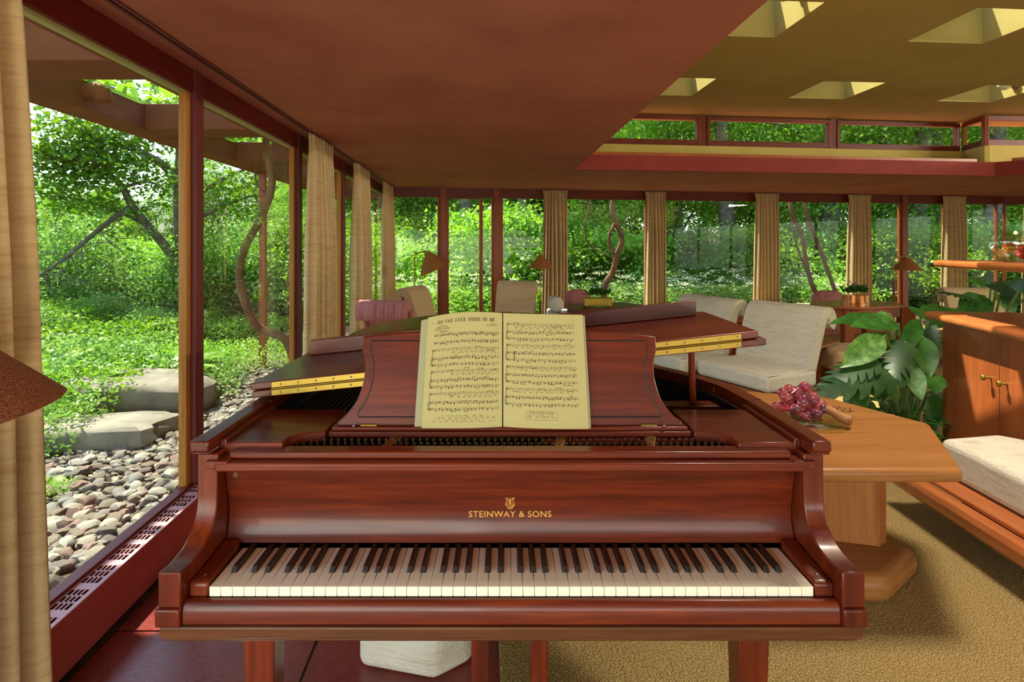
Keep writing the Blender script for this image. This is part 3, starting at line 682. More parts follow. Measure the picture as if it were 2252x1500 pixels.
def staff(mb, side, u0, u1, vb, gap=0.0014, bars=4, dens=14, chord=False, bass=False):
    for k in range(5): pq(mb, side, u0, vb+k*gap-0.00009, u1, vb+k*gap+0.00009)
    hgt = 4*gap
    # clef
    pq(mb, side, u0+0.002, vb-0.001, u0+0.0026, vb+hgt+0.001); pq(mb, side, u0+0.0012, vb+gap, u0+0.0042, vb+gap*2.0); pq(mb, side, u0+0.0018, vb+gap*2.6, u0+0.0038, vb+gap*3.2)
    for q in range(3): pq(mb, side, u0+0.006+q*0.0022, vb+gap*(0.6+q), u0+0.0068+q*0.0022, vb+gap*(2.6+0.5*q))
    for q in range(bars+1):
        u = u0+0.014+(u1-u0-0.014)*q/bars if q else u0
        pq(mb, side, u-0.00018, vb, u+0.00018, vb+hgt)
    u = u0+0.017
    while u < u1-0.004:
        k = rn.uniform(0, 4)*gap
        for c in range(rn.choice((2,3)) if chord else 1):
            vv = vb+k-c*gap*1.1; pq(mb, side, u-0.00095, vv-0.0006, u+0.00095, vv+0.0006)
        up = -1 if bass or rn.random() < 0.5 else 1
        if up > 0: pq(mb, side, u+0.0007, vb+k, u+0.00098, vb+k+0.0048)
        else: pq(mb, side, u-0.00098, vb+k-0.0048-(0.002 if chord else 0), u-0.0007, vb+k)
        if rn.random() < 0.25: pq(mb, side, u, vb+k+0.0042*up-0.0004, u+(u1-u0)/dens, vb+k+0.0042*up+0.0004)
        u += (u1-u0-0.017)/dens*rn.uniform(0.7, 1.3)
def words(mb, side, u0, u1, v, h=0.0011):
    u = u0
    while u < u1:
        L = rn.uniform(0.003, 0.009)
        x = u
        while x < u+L: pq(mb, side, x, v, x+0.0006, v+h*rn.choice((1,1,1.4))); x += 0.0010
        u += L+rn.uniform(0.003, 0.012)
def page_text(mb, side, body, u, v, size, spacing=1.0, width=None):
    vs, fs = text_polys(body, size, spacing); W = max(p[0] for p in vs); k = (width/W) if width else 1
    def c(x, y): uu = u+x*k; return page((PW-uu) if side < 0 else uu, v+y, side, 0.0012)
    mb.add([c(*p) for p in vs], fs)
# serif capitals for the title: strokes as (x0,y0,x1,y1,width), thick stems and thin hairlines
T, H_ = 0.16, 0.055
GL = {'D': (0.82, [(0.18,0,0.18,1,T),(0.05,0.03,0.45,0.03,H_),(0.05,0.97,0.45,0.97,H_),(0.45,0.97,0.66,0.84,0.09),(0.66,0.84,0.73,0.5,T),(0.73,0.5,0.66,0.16,T),(0.66,0.16,0.45,0.03,0.09)]),
 'O': (0.86, [(0.43,0.98,0.2,0.84,0.08),(0.2,0.84,0.12,0.5,T),(0.12,0.5,0.2,0.16,T),(0.2,0.16,0.43,0.02,0.08),(0.43,0.02,0.66,0.16,0.08),(0.66,0.16,0.74,0.5,T),(0.74,0.5,0.66,0.84,T),(0.66,0.84,0.43,0.98,0.08)]),
 'Y': (0.82, [(0.12,0.95,0.42,0.45,T),(0.70,0.95,0.42,0.45,0.07),(0.42,0,0.42,0.47,T),(0.02,0.97,0.28,0.97,H_),(0.56,0.97,0.82,0.97,H_),(0.26,0.03,0.58,0.03,H_)]),
 'U': (0.84, [(0.18,0.97,0.18,0.28,T),(0.18,0.28,0.30,0.05,0.12),(0.30,0.05,0.50,0.03,0.08),(0.50,0.03,0.66,0.25,0.08),(0.66,0.25,0.66,0.97,0.07),(0.03,0.97,0.33,0.97,H_),(0.54,0.97,0.80,0.97,H_)]),
 'E': (0.74, [(0.18,0,0.18,1,T),(0.05,0.03,0.64,0.03,H_),(0.05,0.97,0.62,0.97,H_),(0.18,0.5,0.48,0.5,H_),(0.64,0,0.64,0.24,H_),(0.62,0.78,0.62,1,H_),(0.48,0.38,0.48,0.62,H_)]),
 'V': (0.82, [(0.12,0.97,0.42,0.02,T),(0.70,0.97,0.42,0.02,0.07),(0.0,0.97,0.28,0.97,H_),(0.56,0.97,0.84,0.97,H_)]),
 'R': (0.84, [(0.18,0,0.18,1,T),(0.05,0.03,0.33,0.03,H_),(0.05,0.97,0.48,0.97,H_),(0.48,0.97,0.60,0.85,0.09),(0.60,0.85,0.60,0.65,T),(0.60,0.65,0.46,0.52,0.09),(0.18,0.52,0.46,0.52,H_),(0.44,0.52,0.70,0.03,T),(0.66,0.03,0.82,0.03,H_)]),
 'T': (0.76, [(0.38,0,0.38,1,T),(0.06,0.97,0.70,0.97,H_),(0.06,0.74,0.06,1,H_),(0.70,0.74,0.70,1,H_),(0.24,0.03,0.52,0.03,H_)]),
 'H': (0.90, [(0.18,0,0.18,1,T),(0.70,0,0.70,1,T),(0.18,0.5,0.70,0.5,H_),(0.04,0.03,0.32,0.03,H_),(0.04,0.97,0.32,0.97,H_),(0.56,0.03,0.84,0.03,H_),(0.56,0.97,0.84,0.97,H_)]),
 'I': (0.40, [(0.19,0,0.19,1,T),(0.05,0.03,0.33,0.03,H_),(0.05,0.97,0.33,0.97,H_)]),
 'N': (0.88, [(0.16,0,0.16,1,0.07),(0.16,0.97,0.70,0.02,T),(0.70,0,0.70,1,0.07),(0.03,0.03,0.30,0.03,H_),(0.03,0.97,0.22,0.97,H_),(0.56,0.97,0.84,0.97,H_)]),
 'K': (0.86, [(0.18,0,0.18,1,T),(0.04,0.03,0.32,0.03,H_),(0.04,0.97,0.32,0.97,H_),(0.68,0.97,0.24,0.44,0.07),(0.38,0.60,0.70,0.03,T),(0.56,0.97,0.80,0.97,H_),(0.58,0.03,0.84,0.03,H_)]),
 'F': (0.72, [(0.18,0,0.18,1,T),(0.04,0.03,0.34,0.03,H_),(0.04,0.97,0.62,0.97,H_),(0.62,0.76,0.62,1,H_),(0.18,0.5,0.46,0.5,H_),(0.46,0.38,0.46,0.62,H_)]),
 'M': (1.02, [(0.16,0,0.16,1,0.07),(0.16,0.97,0.48,0.04,T),(0.80,0.97,0.48,0.04,0.07),(0.82,0,0.82,1,T),(0.03,0.03,0.30,0.03,H_),(0.66,0.03,0.98,0.03,H_),(0.03,0.97,0.22,0.97,H_),(0.78,0.97,0.98,0.97,H_)])}
def serif_line(mb, side, text, u0, u1, v, h):
    tot = sum(0.55 if c == ' ' else GL[c][0]+0.12 for c in text); k = (u1-u0)/tot; x = u0
    def c3(u, vv): return page((PW-u) if side < 0 else u, vv, side, 0.0012)
    for c in text:
        if c == ' ': x += 0.55*k; continue
        w_, st = GL[c]
        for a, b_, c2, d, th in st:
            p = Vector((a*k, b_*h)); q = Vector((c2*k, d*h)); t = (q-p).normalized(); nn = Vector((-t.y, t.x))*th*k*0.5
            mb.add([c3(x+r.x, v+r.y) for r in (p-nn, q-nn, q+nn, p+nn)], [(0,1,2,3)])
        x += (w_+0.12)*k
ti = MB(); serif_line(ti, -1, 'DO YOU EVER THINK OF ME', 0.040, 0.190, 0.2595, 0.0098); ti.build('title_lettering', M['ink'], pl_)
mb = MB()
page_text(mb, -1, 'Lyric by', 0.046, 0.2535, 0.0038); page_text(mb, -1, 'HARRY D. KERR', 0.036, 0.2488, 0.0042, 1.1); page_text(mb, -1, 'and JOHN COOPER', 0.034, 0.2440, 0.0042, 1.1)
page_text(mb, -1, 'Music by', 0.178, 0.2525, 0.0036); page_text(mb, -1, 'EARL BURTNETT', 0.166, 0.2483, 0.0038, 1.1); page_text(mb, -1, 'Moderato', 0.046, 0.2375, 0.0052)
page_text(mb, -1, '36', 0.026, 0.2635, 0.0040); page_text(mb, 1, '37', 0.180, 0.2635, 0.0042)
mb.build('credit_lettering', M['ink'], pl_)
mb = MB()
for vt in (0.2275,): 
    staff(mb, -1, 0.034, 0.198, vt, bars=5, dens=30, chord=True); staff(mb, -1, 0.034, 0.198, vt-0.0195, bars=5, dens=22, chord=True, bass=True)
for i, vt in enumerate((0.189, 0.1345, 0.080)):
    u0 = 0.031-0.001*i
    staff(mb, -1, u0, 0.198, vt, bars=4, dens=12); words(mb, -1, u0+0.05, 0.19, vt-0.0045); words(mb, -1, u0+0.05, 0.19, vt-0.0078)
    staff(mb, -1, u0, 0.198, vt-0.0215, bars=4, dens=20, chord=True); staff(mb, -1, u0, 0.198, vt-0.0375, bars=4, dens=16, chord=True, bass=True)
    pq(mb, -1, u0-0.0004, vt-0.0375, u0+0.0004, vt+0.0056); pq(mb, -1, u0-0.003, vt-0.036, u0-0.0022, vt-0.017)
for i, (a, c) in enumerate(((0.06,0.165),(0.050,0.185),(0.044,0.185),(0.07,0.155),(0.038,0.188))): words(mb, -1, a, c, 0.0290-i*0.0036, 0.0009)
mb.build('music_notation', M['ink'], pl_)
mb = MB()
for i, vt in enumerate((0.252, 0.1985, 0.144, 0.0895)):
    a, c = 0.010-0.001*i, 0.181+0.0012*i
    staff(mb, 1, a, c, vt, bars=4, dens=12); words(mb, 1, a+0.02, c-0.01, vt-0.0045)
    if i == 0: words(mb, 1, a+0.02, c-0.03, vt-0.0078)
    staff(mb, 1, a, c, vt-0.0195, bars=4, dens=22, chord=True); staff(mb, 1, a, c, vt-0.0365, bars=4, dens=16, chord=True, bass=True)
    pq(mb, 1, a-0.0004, vt-0.0365, a+0.0004, vt+0.0056); pq(mb, 1, a-0.003, vt-0.035, a-0.0022, vt-0.015)
    if i == 1: pq(mb, 1, a+0.0185, vt-0.0365, a+0.0200, vt-0.0139)
for u0, v0, u1, v1 in ((0.056,0.0405,0.132,0.0409),(0.056,0.0195,0.132,0.0199),(0.056,0.0195,0.0564,0.0409),(0.1316,0.0195,0.132,0.0409)): pq(mb, 1, u0, v0, u1, v1)
page_text(mb, 1, 'UKULELE MO Collection For The Ukulele', 0.063, 0.0355, 0.0042, 1.0, 0.062)
for k in range(3): words(mb, 1, 0.061, 0.126, 0.0315-k*0.0033, 0.0009)
mb.build('music_notation', M['ink'], pr_)
# ------------------------------------------------------------------ curtains
def curtain(p0, p1, z0, z1, pleats, amp, flare, label, group=None, lean=0.0, mat=None):
    """gathered drape between two plan points: pinched heading at the top, folds opening downwards"""
    p0 = Vector(p0); p1 = Vector(p1); c = (p0+p1)/2; d = p1-p0; L = d.length; d.normalize(); n = Vector((-d.y, d.x))
    ns, nz = pleats*10, 26; V = []; rnd = random.Random(int(L*1000)+pleats); ph = [rnd.uniform(-0.6,0.6) for _ in range(pleats+2)]; am = [rnd.uniform(0.7,1.25) for _ in range(pleats+2)]
    for j in range(nz+1):
        t = j/nz; z = z1-(z1-z0)*(t**1.25)
        drop = z1-z
        wv = 0.93-0.05*math.exp(-((drop-0.12)/0.05)**2)+0.07*math.exp(-drop/0.04)+flare*t
        av = amp*(0.55+0.75*min(1, drop/0.9))
        for i in range(ns+1):
            s = i/ns; k = min(int(s*pleats), pleats-1)
            f = math.sin(2*PI*pleats*s+ph[k]*min(1,drop)*0.8)
            a = (s-0.5)*L*wv+lean*t
            q = c+d*(a+0.012*math.sin(9*s+3*t))+n*(f*av*am[k])
            V.append((q.x, q.y, z+0.004*math.sin(2*PI*pleats*s)*(j == 0)))
    Q = [(j*(ns+1)+i, j*(ns+1)+i+1, (j+1)*(ns+1)+i+1, (j+1)*(ns+1)+i) for j in range(nz) for i in range(ns)]
    me = fast_mesh('curtain', V, Q, mat or M['curtain'], True); o = link('curtain', me)
    so_ = o.modifiers.new('thick','SOLIDIFY'); so_.thickness = 0.004
    tag(o, label, 'curtain', group); return o
def lt(y0, y1, d=1.315): return lw(d, y0), lw(d, y1)
curtain(*lt(1.10, 1.565, 1.284), 0.02, 2.285, 5, 0.05, 0.22, 'large beige curtain hanging at the left edge beside the burlap lampshade', lean=0.07)
curtain(*lt(4.38, 4.98, 1.31), 0.22, 2.285, 7, 0.046, 0.14, 'beige curtain on the left glass wall nearest the tilted lid', lean=-0.03)
curtain(*lt(5.98, 6.72, 1.31), 0.22, 2.285, 7, 0.046, 0.10, 'middle beige curtain on the left glass wall')
curtain(*lt(7.75, 8.45, 1.31), 0.22, 2.285, 6, 0.042, 0.06, 'beige curtain in the far left corner of the room')
def bt(a, c): return bw(bx(a), -0.10), bw(bx(c), -0.10)
for a, c, l in ((1190,1245,'beige curtain right of the glazed doors behind the small cone lamp'), (1413,1458,'beige curtain on the back glass between the two twisted vines'), (1652,1704,'beige curtain behind the white lounge chairs, sunlit on its edge'), (1856,1905,'beige curtain behind the copper planter'), (2062,2112,'beige curtain beyond the floating shelf, right of the wooden window post'), (2238,2290,'beige curtain at the far right edge of the back windows')):
    curtain(*bt(a, c), 0.03, 2.285, 7, 0.042, 0.16, l)
# ------------------------------------------------------------------ lamps
def cone_lamp(name, label, foot, top, rim_c, axis, R, Hh, mat, group=None, r0=0.022, grip=None):
    r = root(name, (foot[0], foot[1], foot[2]), label=label, cat='lamp', group=group)
    ax = Vector(axis).normalized(); q = Vector((0,0,1)).rotation_difference(ax).to_matrix()
    MB().lathe([(R,0),(r0,Hh),(r0-0.004,Hh),(R-0.006,0.004),(R-0.007,0.0),(R,0)], rim_c, 40, q).build('shade', mat, r, smooth=True, angle=0.6)
    apex = Vector(rim_c)+ax*Hh
    MB().lathe([(0.0,Hh-0.004),(r0+0.003,Hh-0.004),(r0+0.003,Hh+0.006),(0.006,Hh+0.012),(0.006,Hh+0.03),(0,Hh+0.03)], rim_c, 16, q).build('cap', M['brass'], r, smooth=True)
    f = Vector(foot); t = Vector((foot[0], foot[1], top))
    MB().tube(catmull([f+Vector((0,0,0.02)), f.lerp(t,0.5), t-Vector((0,0,0.03)), t+(apex-t)*0.12+Vector((0,0,0.0)), apex+ax*0.015], 6), 0.008, 10).build('pole', M['brass'], r, smooth=True)
    if grip: MB().tube([(f.x,f.y,grip[0]),(f.x,f.y,grip[1])], 0.016, 10).build('grip', M['frame'], r, smooth=True)
    MB().lathe([(0,0.0),(0.13,0.0),(0.13,0.012),(0.02,0.02),(0.01,0.04),(0,0.04)], f, 24).build('base', M['brass'], r, smooth=True)
    MB().ball(Vector(rim_c)+ax*Hh*0.45, 0.032, 12).build('bulb', M['bulb'], r, smooth=True)
    return r
def on_floor(p): return (p.x, p.y, 0.017)
a = P(912,640,7.35); rc = P(957,592,7.35)
cone_lamp('floor_lamp', 'brass floor lamp with tilted cone shade near the far left corner', on_floor(a), P(0,558,7.35).z, rc, (-0.42,-0.1,0.88), 0.215, 0.245, M['shade'], None, 0.02, (0.55,0.85))
a = P(1188.5,640,8.0)
cone_lamp('floor_lamp', 'small cone shade floor lamp standing upright before the back curtain', on_floor(a), P(0,556,8.0).z, P(1189,590,8.0), (0,0,1), 0.178, 0.195, M['shade'], None, 0.02, (0.4,0.62))
a = P(1966,640,8.4)
cone_lamp('floor_lamp', 'cone shade floor lamp beside the hexagonal table with copper planter', on_floor(a), P(0,566,8.4).z, P(1994,594,8.4), (0,0,1), 0.205, 0.19, M['shade'], None, 0.03, (0.45,0.92))
lp = cone_lamp('floor_lamp', 'large burlap cone lampshade close by at the left edge', (-1.20,0.80,0.0), 1.36, (-1.085,1.02,1.095), (-0.10,-0.05,0.98), 0.242, 0.232, M['burlap'], None, 0.03)
# ------------------------------------------------------------------ lounge chairs
def chair(loc, rz, label, cloth, wd=0.76, cat='chair', group=None, kind=0, name='lounge_chair'):
    r = root(name, (loc[0], loc[1], 0.017), rz, label, cat, group)
    h = wd/2
    sc_ = MB().box(-h, h, -0.30, 0.27, 0.245, 0.385).build('seat_cushion', cloth, r, bevel=0.035, seg=4, local=True)
    pip = [(-h+0.012,-0.288),(h-0.012,-0.288),(h-0.012,0.258),(-h+0.012,0.258)]
    MB().tube([(x,y,0.374) for x,y in pip+[pip[0]]], 0.006, 6, False).build('piping', cloth, sc_, smooth=True, local=True)
    path = [(p.x,p.y) for p in catmull([Vector(q) for q in ((0.215,0.37,0),(0.265,0.52,0),(0.315,0.67,0),(0.352,0.775,0),(0.39,0.825,0),(0.44,0.835,0),(0.475,0.80,0),(0.478,0.75,0),(0.455,0.715,0))],5)]
    n = len(path); th = [0.085+0.01*math.sin(PI*i/(n-1)) for i in range(n)]; th[0] = 0.06; th[-1] = 0.045
    bc = MB().ribbon(path, th, -h+0.01, h-0.01).build('back_cushion', cloth, r, bevel=0.012, seg=3, local=True)
    for sx_ in (-1, 1):
        MB().tube([(sx_*(h-0.012), p[0]-0.035 if i < n*0.55 else p[0], p[1]+(0.04 if i > n*0.55 else 0)) for i, p in enumerate(path[:int(n*0.85)])], 0.005, 6).build('piping', cloth, bc, smooth=True, local=True)
    MB().box(-h+0.01, h-0.01, -0.29, 0.27, 0.215, 0.240).build('seat_board', M['tan'], r, bevel=0.003, local=True)
    for sx_ in (-1, 1):
        x0, x1 = sorted((sx_*(h-0.05), sx_*(h-0.075)))
        MB().prism([(-0.20,0.0),(-0.14,0.0),(-0.20,0.215),(-0.27,0.215)], x0, x1, 'X').build('front_leg', M['cab'], r, bevel=0.003, local=True)
        MB().prism([(0.34,0.0),(0.40,0.0),(0.30,0.215),(0.10,0.215)], x0, x1, 'X').build('rear_leg', M['cab'], r, bevel=0.003, local=True)
        MB().prism([(0.25,0.24),(0.30,0.24),(0.43,0.70),(0.39,0.70)], x0, x1, 'X').build('back_post', M['cab'], r, bevel=0.003, local=True)
    MB().box(-h+0.075, h-0.075, 0.0, 0.025, 0.05, 0.215).build('stretcher', M['cab'], r, bevel=0.003, local=True)
    return r
chair((2.16,4.86), math.radians(-64), 'white upholstered lounge chair nearest the coffee table and leafy plant', M['bouclef'])
chair((1.72,5.55), math.radians(-66), 'white upholstered lounge chair half hidden behind the raised piano lid', M['bouclef'])
chair((-0.72,6.95), math.radians(75), 'beige chair seen side on with its rolled back curling to the left', M['beige'], 0.60)
chair((0.11,7.75), math.radians(-14), 'beige chair with tall plain back before the glazed doors', M['beige'], 0.58)
chair((5.55,6.45), math.radians(-12), 'beige chair back glimpsed behind the leaves above the cabinet counter', M['beige'], 0.62)
chair((-1.02,5.72), math.radians(168), 'pink ribbed chair whose rounded top shows behind the piano lid', M['pink'], 0.50)
# ------------------------------------------------------------------ sofa end, cushions, tables at the back
def cushion(c, sc_, rz, label, mat, tiltx=0.0):
    mb = MB(); n = 20; m_ = 10; vs = []; fs = []
    for k in range(n):
        a = 2*PI*k/n
        for j in range(m_+1):
            b_ = -PI/2+PI*j/m_; e = 0.65
            cx_ = math.copysign(abs(math.cos(a))**e, math.cos(a)); sy_ = math.copysign(abs(math.sin(a))**e, math.sin(a))
            vs.append(Vector((sc_[0]*cx_*math.cos(b_)**0.6, sc_[1]*math.sin(b_), sc_[2]*sy_*math.cos(b_)**0.6)))
    R_ = Matrix.Rotation(rz,3,'Z') @ Matrix.Rotation(tiltx,3,'X')
    for k in range(n):
        k2 = (k+1) % n
        for j in range(m_): fs.append((k*(m_+1)+j, k2*(m_+1)+j, k2*(m_+1)+j+1, k*(m_+1)+j+1))
    mb.add([R_ @ v+Vector(c) for v in vs], fs); o = mb.build('cushion', mat, smooth=True, angle=2.0); return tag(o, label, 'cushion')
so1 = root('built_in_sofa', (1.3,8.55,0.017), label='low built-in sofa with white cushion under the back windows', cat='sofa')
mb = MB(); BW(mb, 0.66, 2.4, -0.80, -0.22, 0.017, 0.27); mb.build('base', M['cab'], so1, bevel=0.004)
mb = MB(); BW(mb, 0.64, 2.4, -0.84, -0.22, 0.27, 0.43); mb.build('seat_cushion', M['boucle'], so1, bevel=0.04, seg=4)
c = P(1236,668,7.55); mb = MB(); mb.tube([c+Vector((-0.085,0.27,0)), c+Vector((-0.085,0.24,0)), c+Vector((-0.085,0.0,0)), c+Vector((-0.085,-0.14,0)), c+Vector((-0.085,-0.17,0))], [0.05,0.095,0.105,0.095,0.05], 14)
o = mb.build('bolster', M['boucle'], smooth=True); o.location.z = 0.0; tag(o, 'white bolster cushion lying beside the brass planter table', 'cushion')
so2 = root('sofa_arm', (c.x+0.05, c.y+0.1, 0.017), label='white upholstered sofa arm under the bolster', cat='sofa')
MB().box(c.x-0.18, c.x+0.0, c.y-0.16, c.y+0.28, 0.28, c.z-0.107).build('arm_cushion', M['boucle'], so2, bevel=0.04, seg=4)
MB().box(c.x-0.15, c.x-0.02, c.y-0.12, c.y+0.24, 0.017, 0.28).build('base', M['cab'], so2, bevel=0.004)
cushion(P(1272,661,8.25), (0.20,0.085,0.17), 0.2, 'round pink cushion leaning by the brass planter', M['pink'], -0.3)
cushion(P(1822,662,8.75), (0.27,0.10,0.17), 0.15, 'pink ribbed cushion on the window seat behind the copper planter', M['pink'], -0.35)
def hex_table(name, label, pts, zt, th, posts, mat, legmat, apron=None):
    cx_ = sum(p[0] for p in pts)/len(pts); cy_ = sum(p[1] for p in pts)/len(pts)
    r = root(name, (cx_, cy_, 0.017), label=label, cat='table')
    MB().prism(pts, zt-th, zt).build('top', mat, r, bevel=0.006)
    if apron: MB().prism([(cx_+(x-cx_)*apron, cy_+(y-cy_)*apron) for x,y in pts], zt-th-0.12, zt-th).build('apron', legmat, r, bevel=0.003)
    for (x,y,wx,wy) in posts: MB().box(x-wx, x+wx, y-wy, y+wy, 0.017, zt-th).build('leg', legmat, r, bevel=0.003)
    return r
def floor_pt(px, py, z): Y = (EYE-z)*F/(py-CY); return ((px-CX)/F*Y, Y)
zt = 0.60; pts = [floor_pt(1247,681,zt), floor_pt(1400,684,zt), floor_pt(1420,672,zt), floor_pt(1370,664,zt), floor_pt(1250,668,zt)]
hex_table('hexagonal_table', 'dark wooden hexagonal table carrying the brass planter', pts, zt, 0.035, [(0.95,7.45,0.03,0.1),(1.7,7.4,0.03,0.1)], M['mahog'], M['cab'], 0.9)
zt = 0.66; pts = [floor_pt(1781,666,zt), floor_pt(1815,674,zt), floor_pt(1905,676,zt), floor_pt(1994,671,zt), floor_pt(1960,662,zt), floor_pt(1820,661,zt)]
hex_table('hexagonal_table', 'wooden hexagonal table with posts carrying the copper planter', pts, zt, 0.03, [(4.25,7.02,0.055,0.05),(4.62,7.2,0.05,0.05),(5.12,7.22,0.09,0.05),(4.0,7.35,0.06,0.03)], M['cabx'], M['cab'], 0.88)
ws = root('window_seat', (4.8,9.2,0.017), label='low window seat with long beige cushion behind the hexagonal table', cat='sofa')
mb = MB(); BW(mb, 3.4, 6.0, -0.95, -0.2, 0.017, 0.25); mb.build('base', M['cab'], ws, bevel=0.004)
mb = MB(); BW(mb, 3.4, 6.0, -0.99, -0.2, 0.25, 0.44); mb.build('seat_cushion', M['beige'], ws, bevel=0.04, seg=4)
# planters with violets
def leaf_geo(mb, base, tip, wd, droop=0.0, up=Vector((0,0,1)), n=4, fold=0.15):
    base = Vector(base); tip = Vector(tip); d = tip-base; L = d.length; t = d.normalized(); s_ = t.cross(up)
    if s_.length < 1e-3: s_ = t.orthogonal()
    s_.normalize(); nn = s_.cross(t); vs = []; fs = []
    prof = [0.0, 0.75, 1.0, 0.72, 0.0] if n == 4 else [math.sin(PI*(i/n)**0.75) for i in range(n+1)]
    for i in range(n+1):
        f = i/n; c = base+d*f-Vector((0,0,droop*L*f*f)); w_ = wd*prof[i]
        vs += [c-s_*w_+nn*w_*fold, c, c+s_*w_+nn*w_*fold]
    for i in range(n): b_ = 3*i; fs += [(b_,b_+1,b_+4,b_+3), (b_+1,b_+2,b_+5,b_+4)]
    mb.add(vs, fs)
def violets(c, rx, ry, z, rnd, n=70, fl=22):
    l = MB(); f = MB()
    for _ in range(n):
        a = rnd.uniform(0, 2*PI); q = rnd.uniform(0,1)**0.5; b_ = Vector((c[0]+rx*q*math.cos(a)*0.8, c[1]+ry*q*math.sin(a)*0.8, z+0.01))
        t = b_+Vector((rnd.uniform(-1,1)*0.08, rnd.uniform(-1,1)*0.07, rnd.uniform(0.05,0.15))); leaf_geo(l, b_.lerp(t,0.4), t, 0.03, 0.2)
    for _ in range(fl):
        a = rnd.uniform(0,2*PI); q = rnd.uniform(0,1)**0.5; t = Vector((c[0]+rx*q*math.cos(a), c[1]+ry*q*math.sin(a), z+rnd.uniform(0.10,0.18)))
        for k in range(5):
            an = k*2*PI/5; leaf_geo(f, t, t+Vector((0.022*math.cos(an), -0.008, 0.022*math.sin(an))), 0.011)
    return l, f
rv = random.Random(5)
c = P(1314,672,7.45); zb = 0.601
br = root('brass_planter', (c.x,c.y,zb), label='oblong brass planter box with violets on the dark hexagonal table', cat='planter')
MB().box(c.x-0.185,c.x+0.185,c.y-0.07,c.y+0.07,zb+0.018,zb+0.120).build('box', M['brass'], br, bevel=0.006)
MB().box(c.x-0.192,c.x+0.192,c.y-0.077,c.y+0.077,zb+0.112,zb+0.124).build('rim', M['brass'], br, bevel=0.003)
for k in range(7): MB().ball((c.x-0.12+k*0.04, c.y-0.072, zb+0.045), 0.012, 8, (1,0.35,1.6)).build('boss', M['brass'], br, smooth=True)
for sx_ in (-1,1):
    for sy_ in (-1,1): MB().ball((c.x+sx_*0.165,c.y+sy_*0.055,zb+0.010), 0.0105, 8).build('foot', M['brass'], br, smooth=True)
l, f = violets((c.x,c.y), 0.19, 0.08, zb+0.12, rv); l.build('foliage', M['plant'], br)['kind'] = 'stuff'; f.build('flowers', M['violet'], br)['kind'] = 'stuff'
c = P(1881,667,7.42); zb = 0.661
cp = root('copper_planter', (c.x,c.y,zb), label='oval copper planter with green plants on the hexagonal table', cat='planter')
el = [(0.175*math.cos(a*2*PI/32)+c.x, 0.10*math.sin(a*2*PI/32)+c.y) for a in range(32)]
MB().prism(el, zb, zb+0.10).build('bowl', M['copper'], cp, smooth=True)
MB().prism([(c.x+(x-c.x)*1.03, c.y+(y-c.y)*1.03) for x,y in el], zb+0.095, zb+0.102).build('rim', M['copper'], cp, smooth=True)
l, f = violets((c.x,c.y), 0.19, 0.10, zb+0.10, rv, 80, 10); l.build('foliage', M['plant'], cp)['kind'] = 'stuff'; f.build('flowers', M['violet'], cp)['kind'] = 'stuff'
# small plants standing on a low shelf behind the white chairs
def pot_plant(c, label, nleaf, rnd, hgt=0.12):
    r = root('potted_plant', tuple(c), label=label, cat='plant')
    MB().lathe([(0,0),(0.055,0),(0.07,0.09),(0.06,0.09),(0.055,0.08),(0,0.08)], c, 16).build('pot', M['copper'], r, smooth=True)
    mb = MB()
    for _ in range(nleaf):
        a = rnd.uniform(0,2*PI); t = Vector(c)+Vector((math.cos(a)*rnd.uniform(0.05,0.14), math.sin(a)*rnd.uniform(0.05,0.14), 0.08+rnd.uniform(0.02,hgt))); leaf_geo(mb, Vector(c)+Vector((0,0,0.08)), t, 0.03, 0.1)
    mb.build('foliage', M['plant'], r)['kind'] = 'stuff'
stz = 0.62
tb = root('side_table', (3.05,6.25,0.017), label='small low table behind the white chairs with potted plants', cat='table')
MB().prism([(2.45,6.05),(3.5,6.05),(3.6,6.45),(2.4,6.45)], stz-0.03, stz).build('top', M['cabx'], tb, bevel=0.005)
for x in (2.55,3.4): MB().box(x-0.04,x+0.04,6.15,6.38,0.017,stz-0.03).build('leg', M['cab'], tb, bevel=0.003)
pot_plant((3.12,6.22,stz+0.001), 'small leafy plant peeping over the nearest white chair back', 50, rv)
pot_plant((2.60,6.22,stz+0.001), 'trailing leafy plant between the two white chair backs', 40, rv, 0.16)
# wooden box table and ottoman right of the nearest white chair
bt_ = root('end_table', (2.93,5.28,0.017), label='small wooden box end table beside the nearest white chair', cat='table')
p4 = [floor_pt(1790,758,0.44), floor_pt(1806,762,0.44), floor_pt(1846,750,0.44), floor_pt(1795,735,0.44)]
MB().prism(p4, 0.42, 0.44).build('top', M['tan'], bt_, bevel=0.003)
q4 = [p4[0], p4[1], (p4[1][0]+0.03,p4[1][1]+0.24), (p4[0][0]-0.03,p4[0][1]+0.16)]
MB().prism(q4, 0.017, 0.42).build('body', M['cab'], bt_, bevel=0.003)
ot = root('ottoman', (3.55,5.75,0.017), label='beige ottoman cushion behind the plant, beside the box end table', cat='ottoman')
MB().box(3.17,3.80,5.42,5.95,0.20,0.40).build('cushion', M['beige'], ot, bevel=0.04, seg=4)
MB().box(3.22,3.75,5.47,5.90,0.017,0.20).build('base', M['cab'], ot, bevel=0.004)
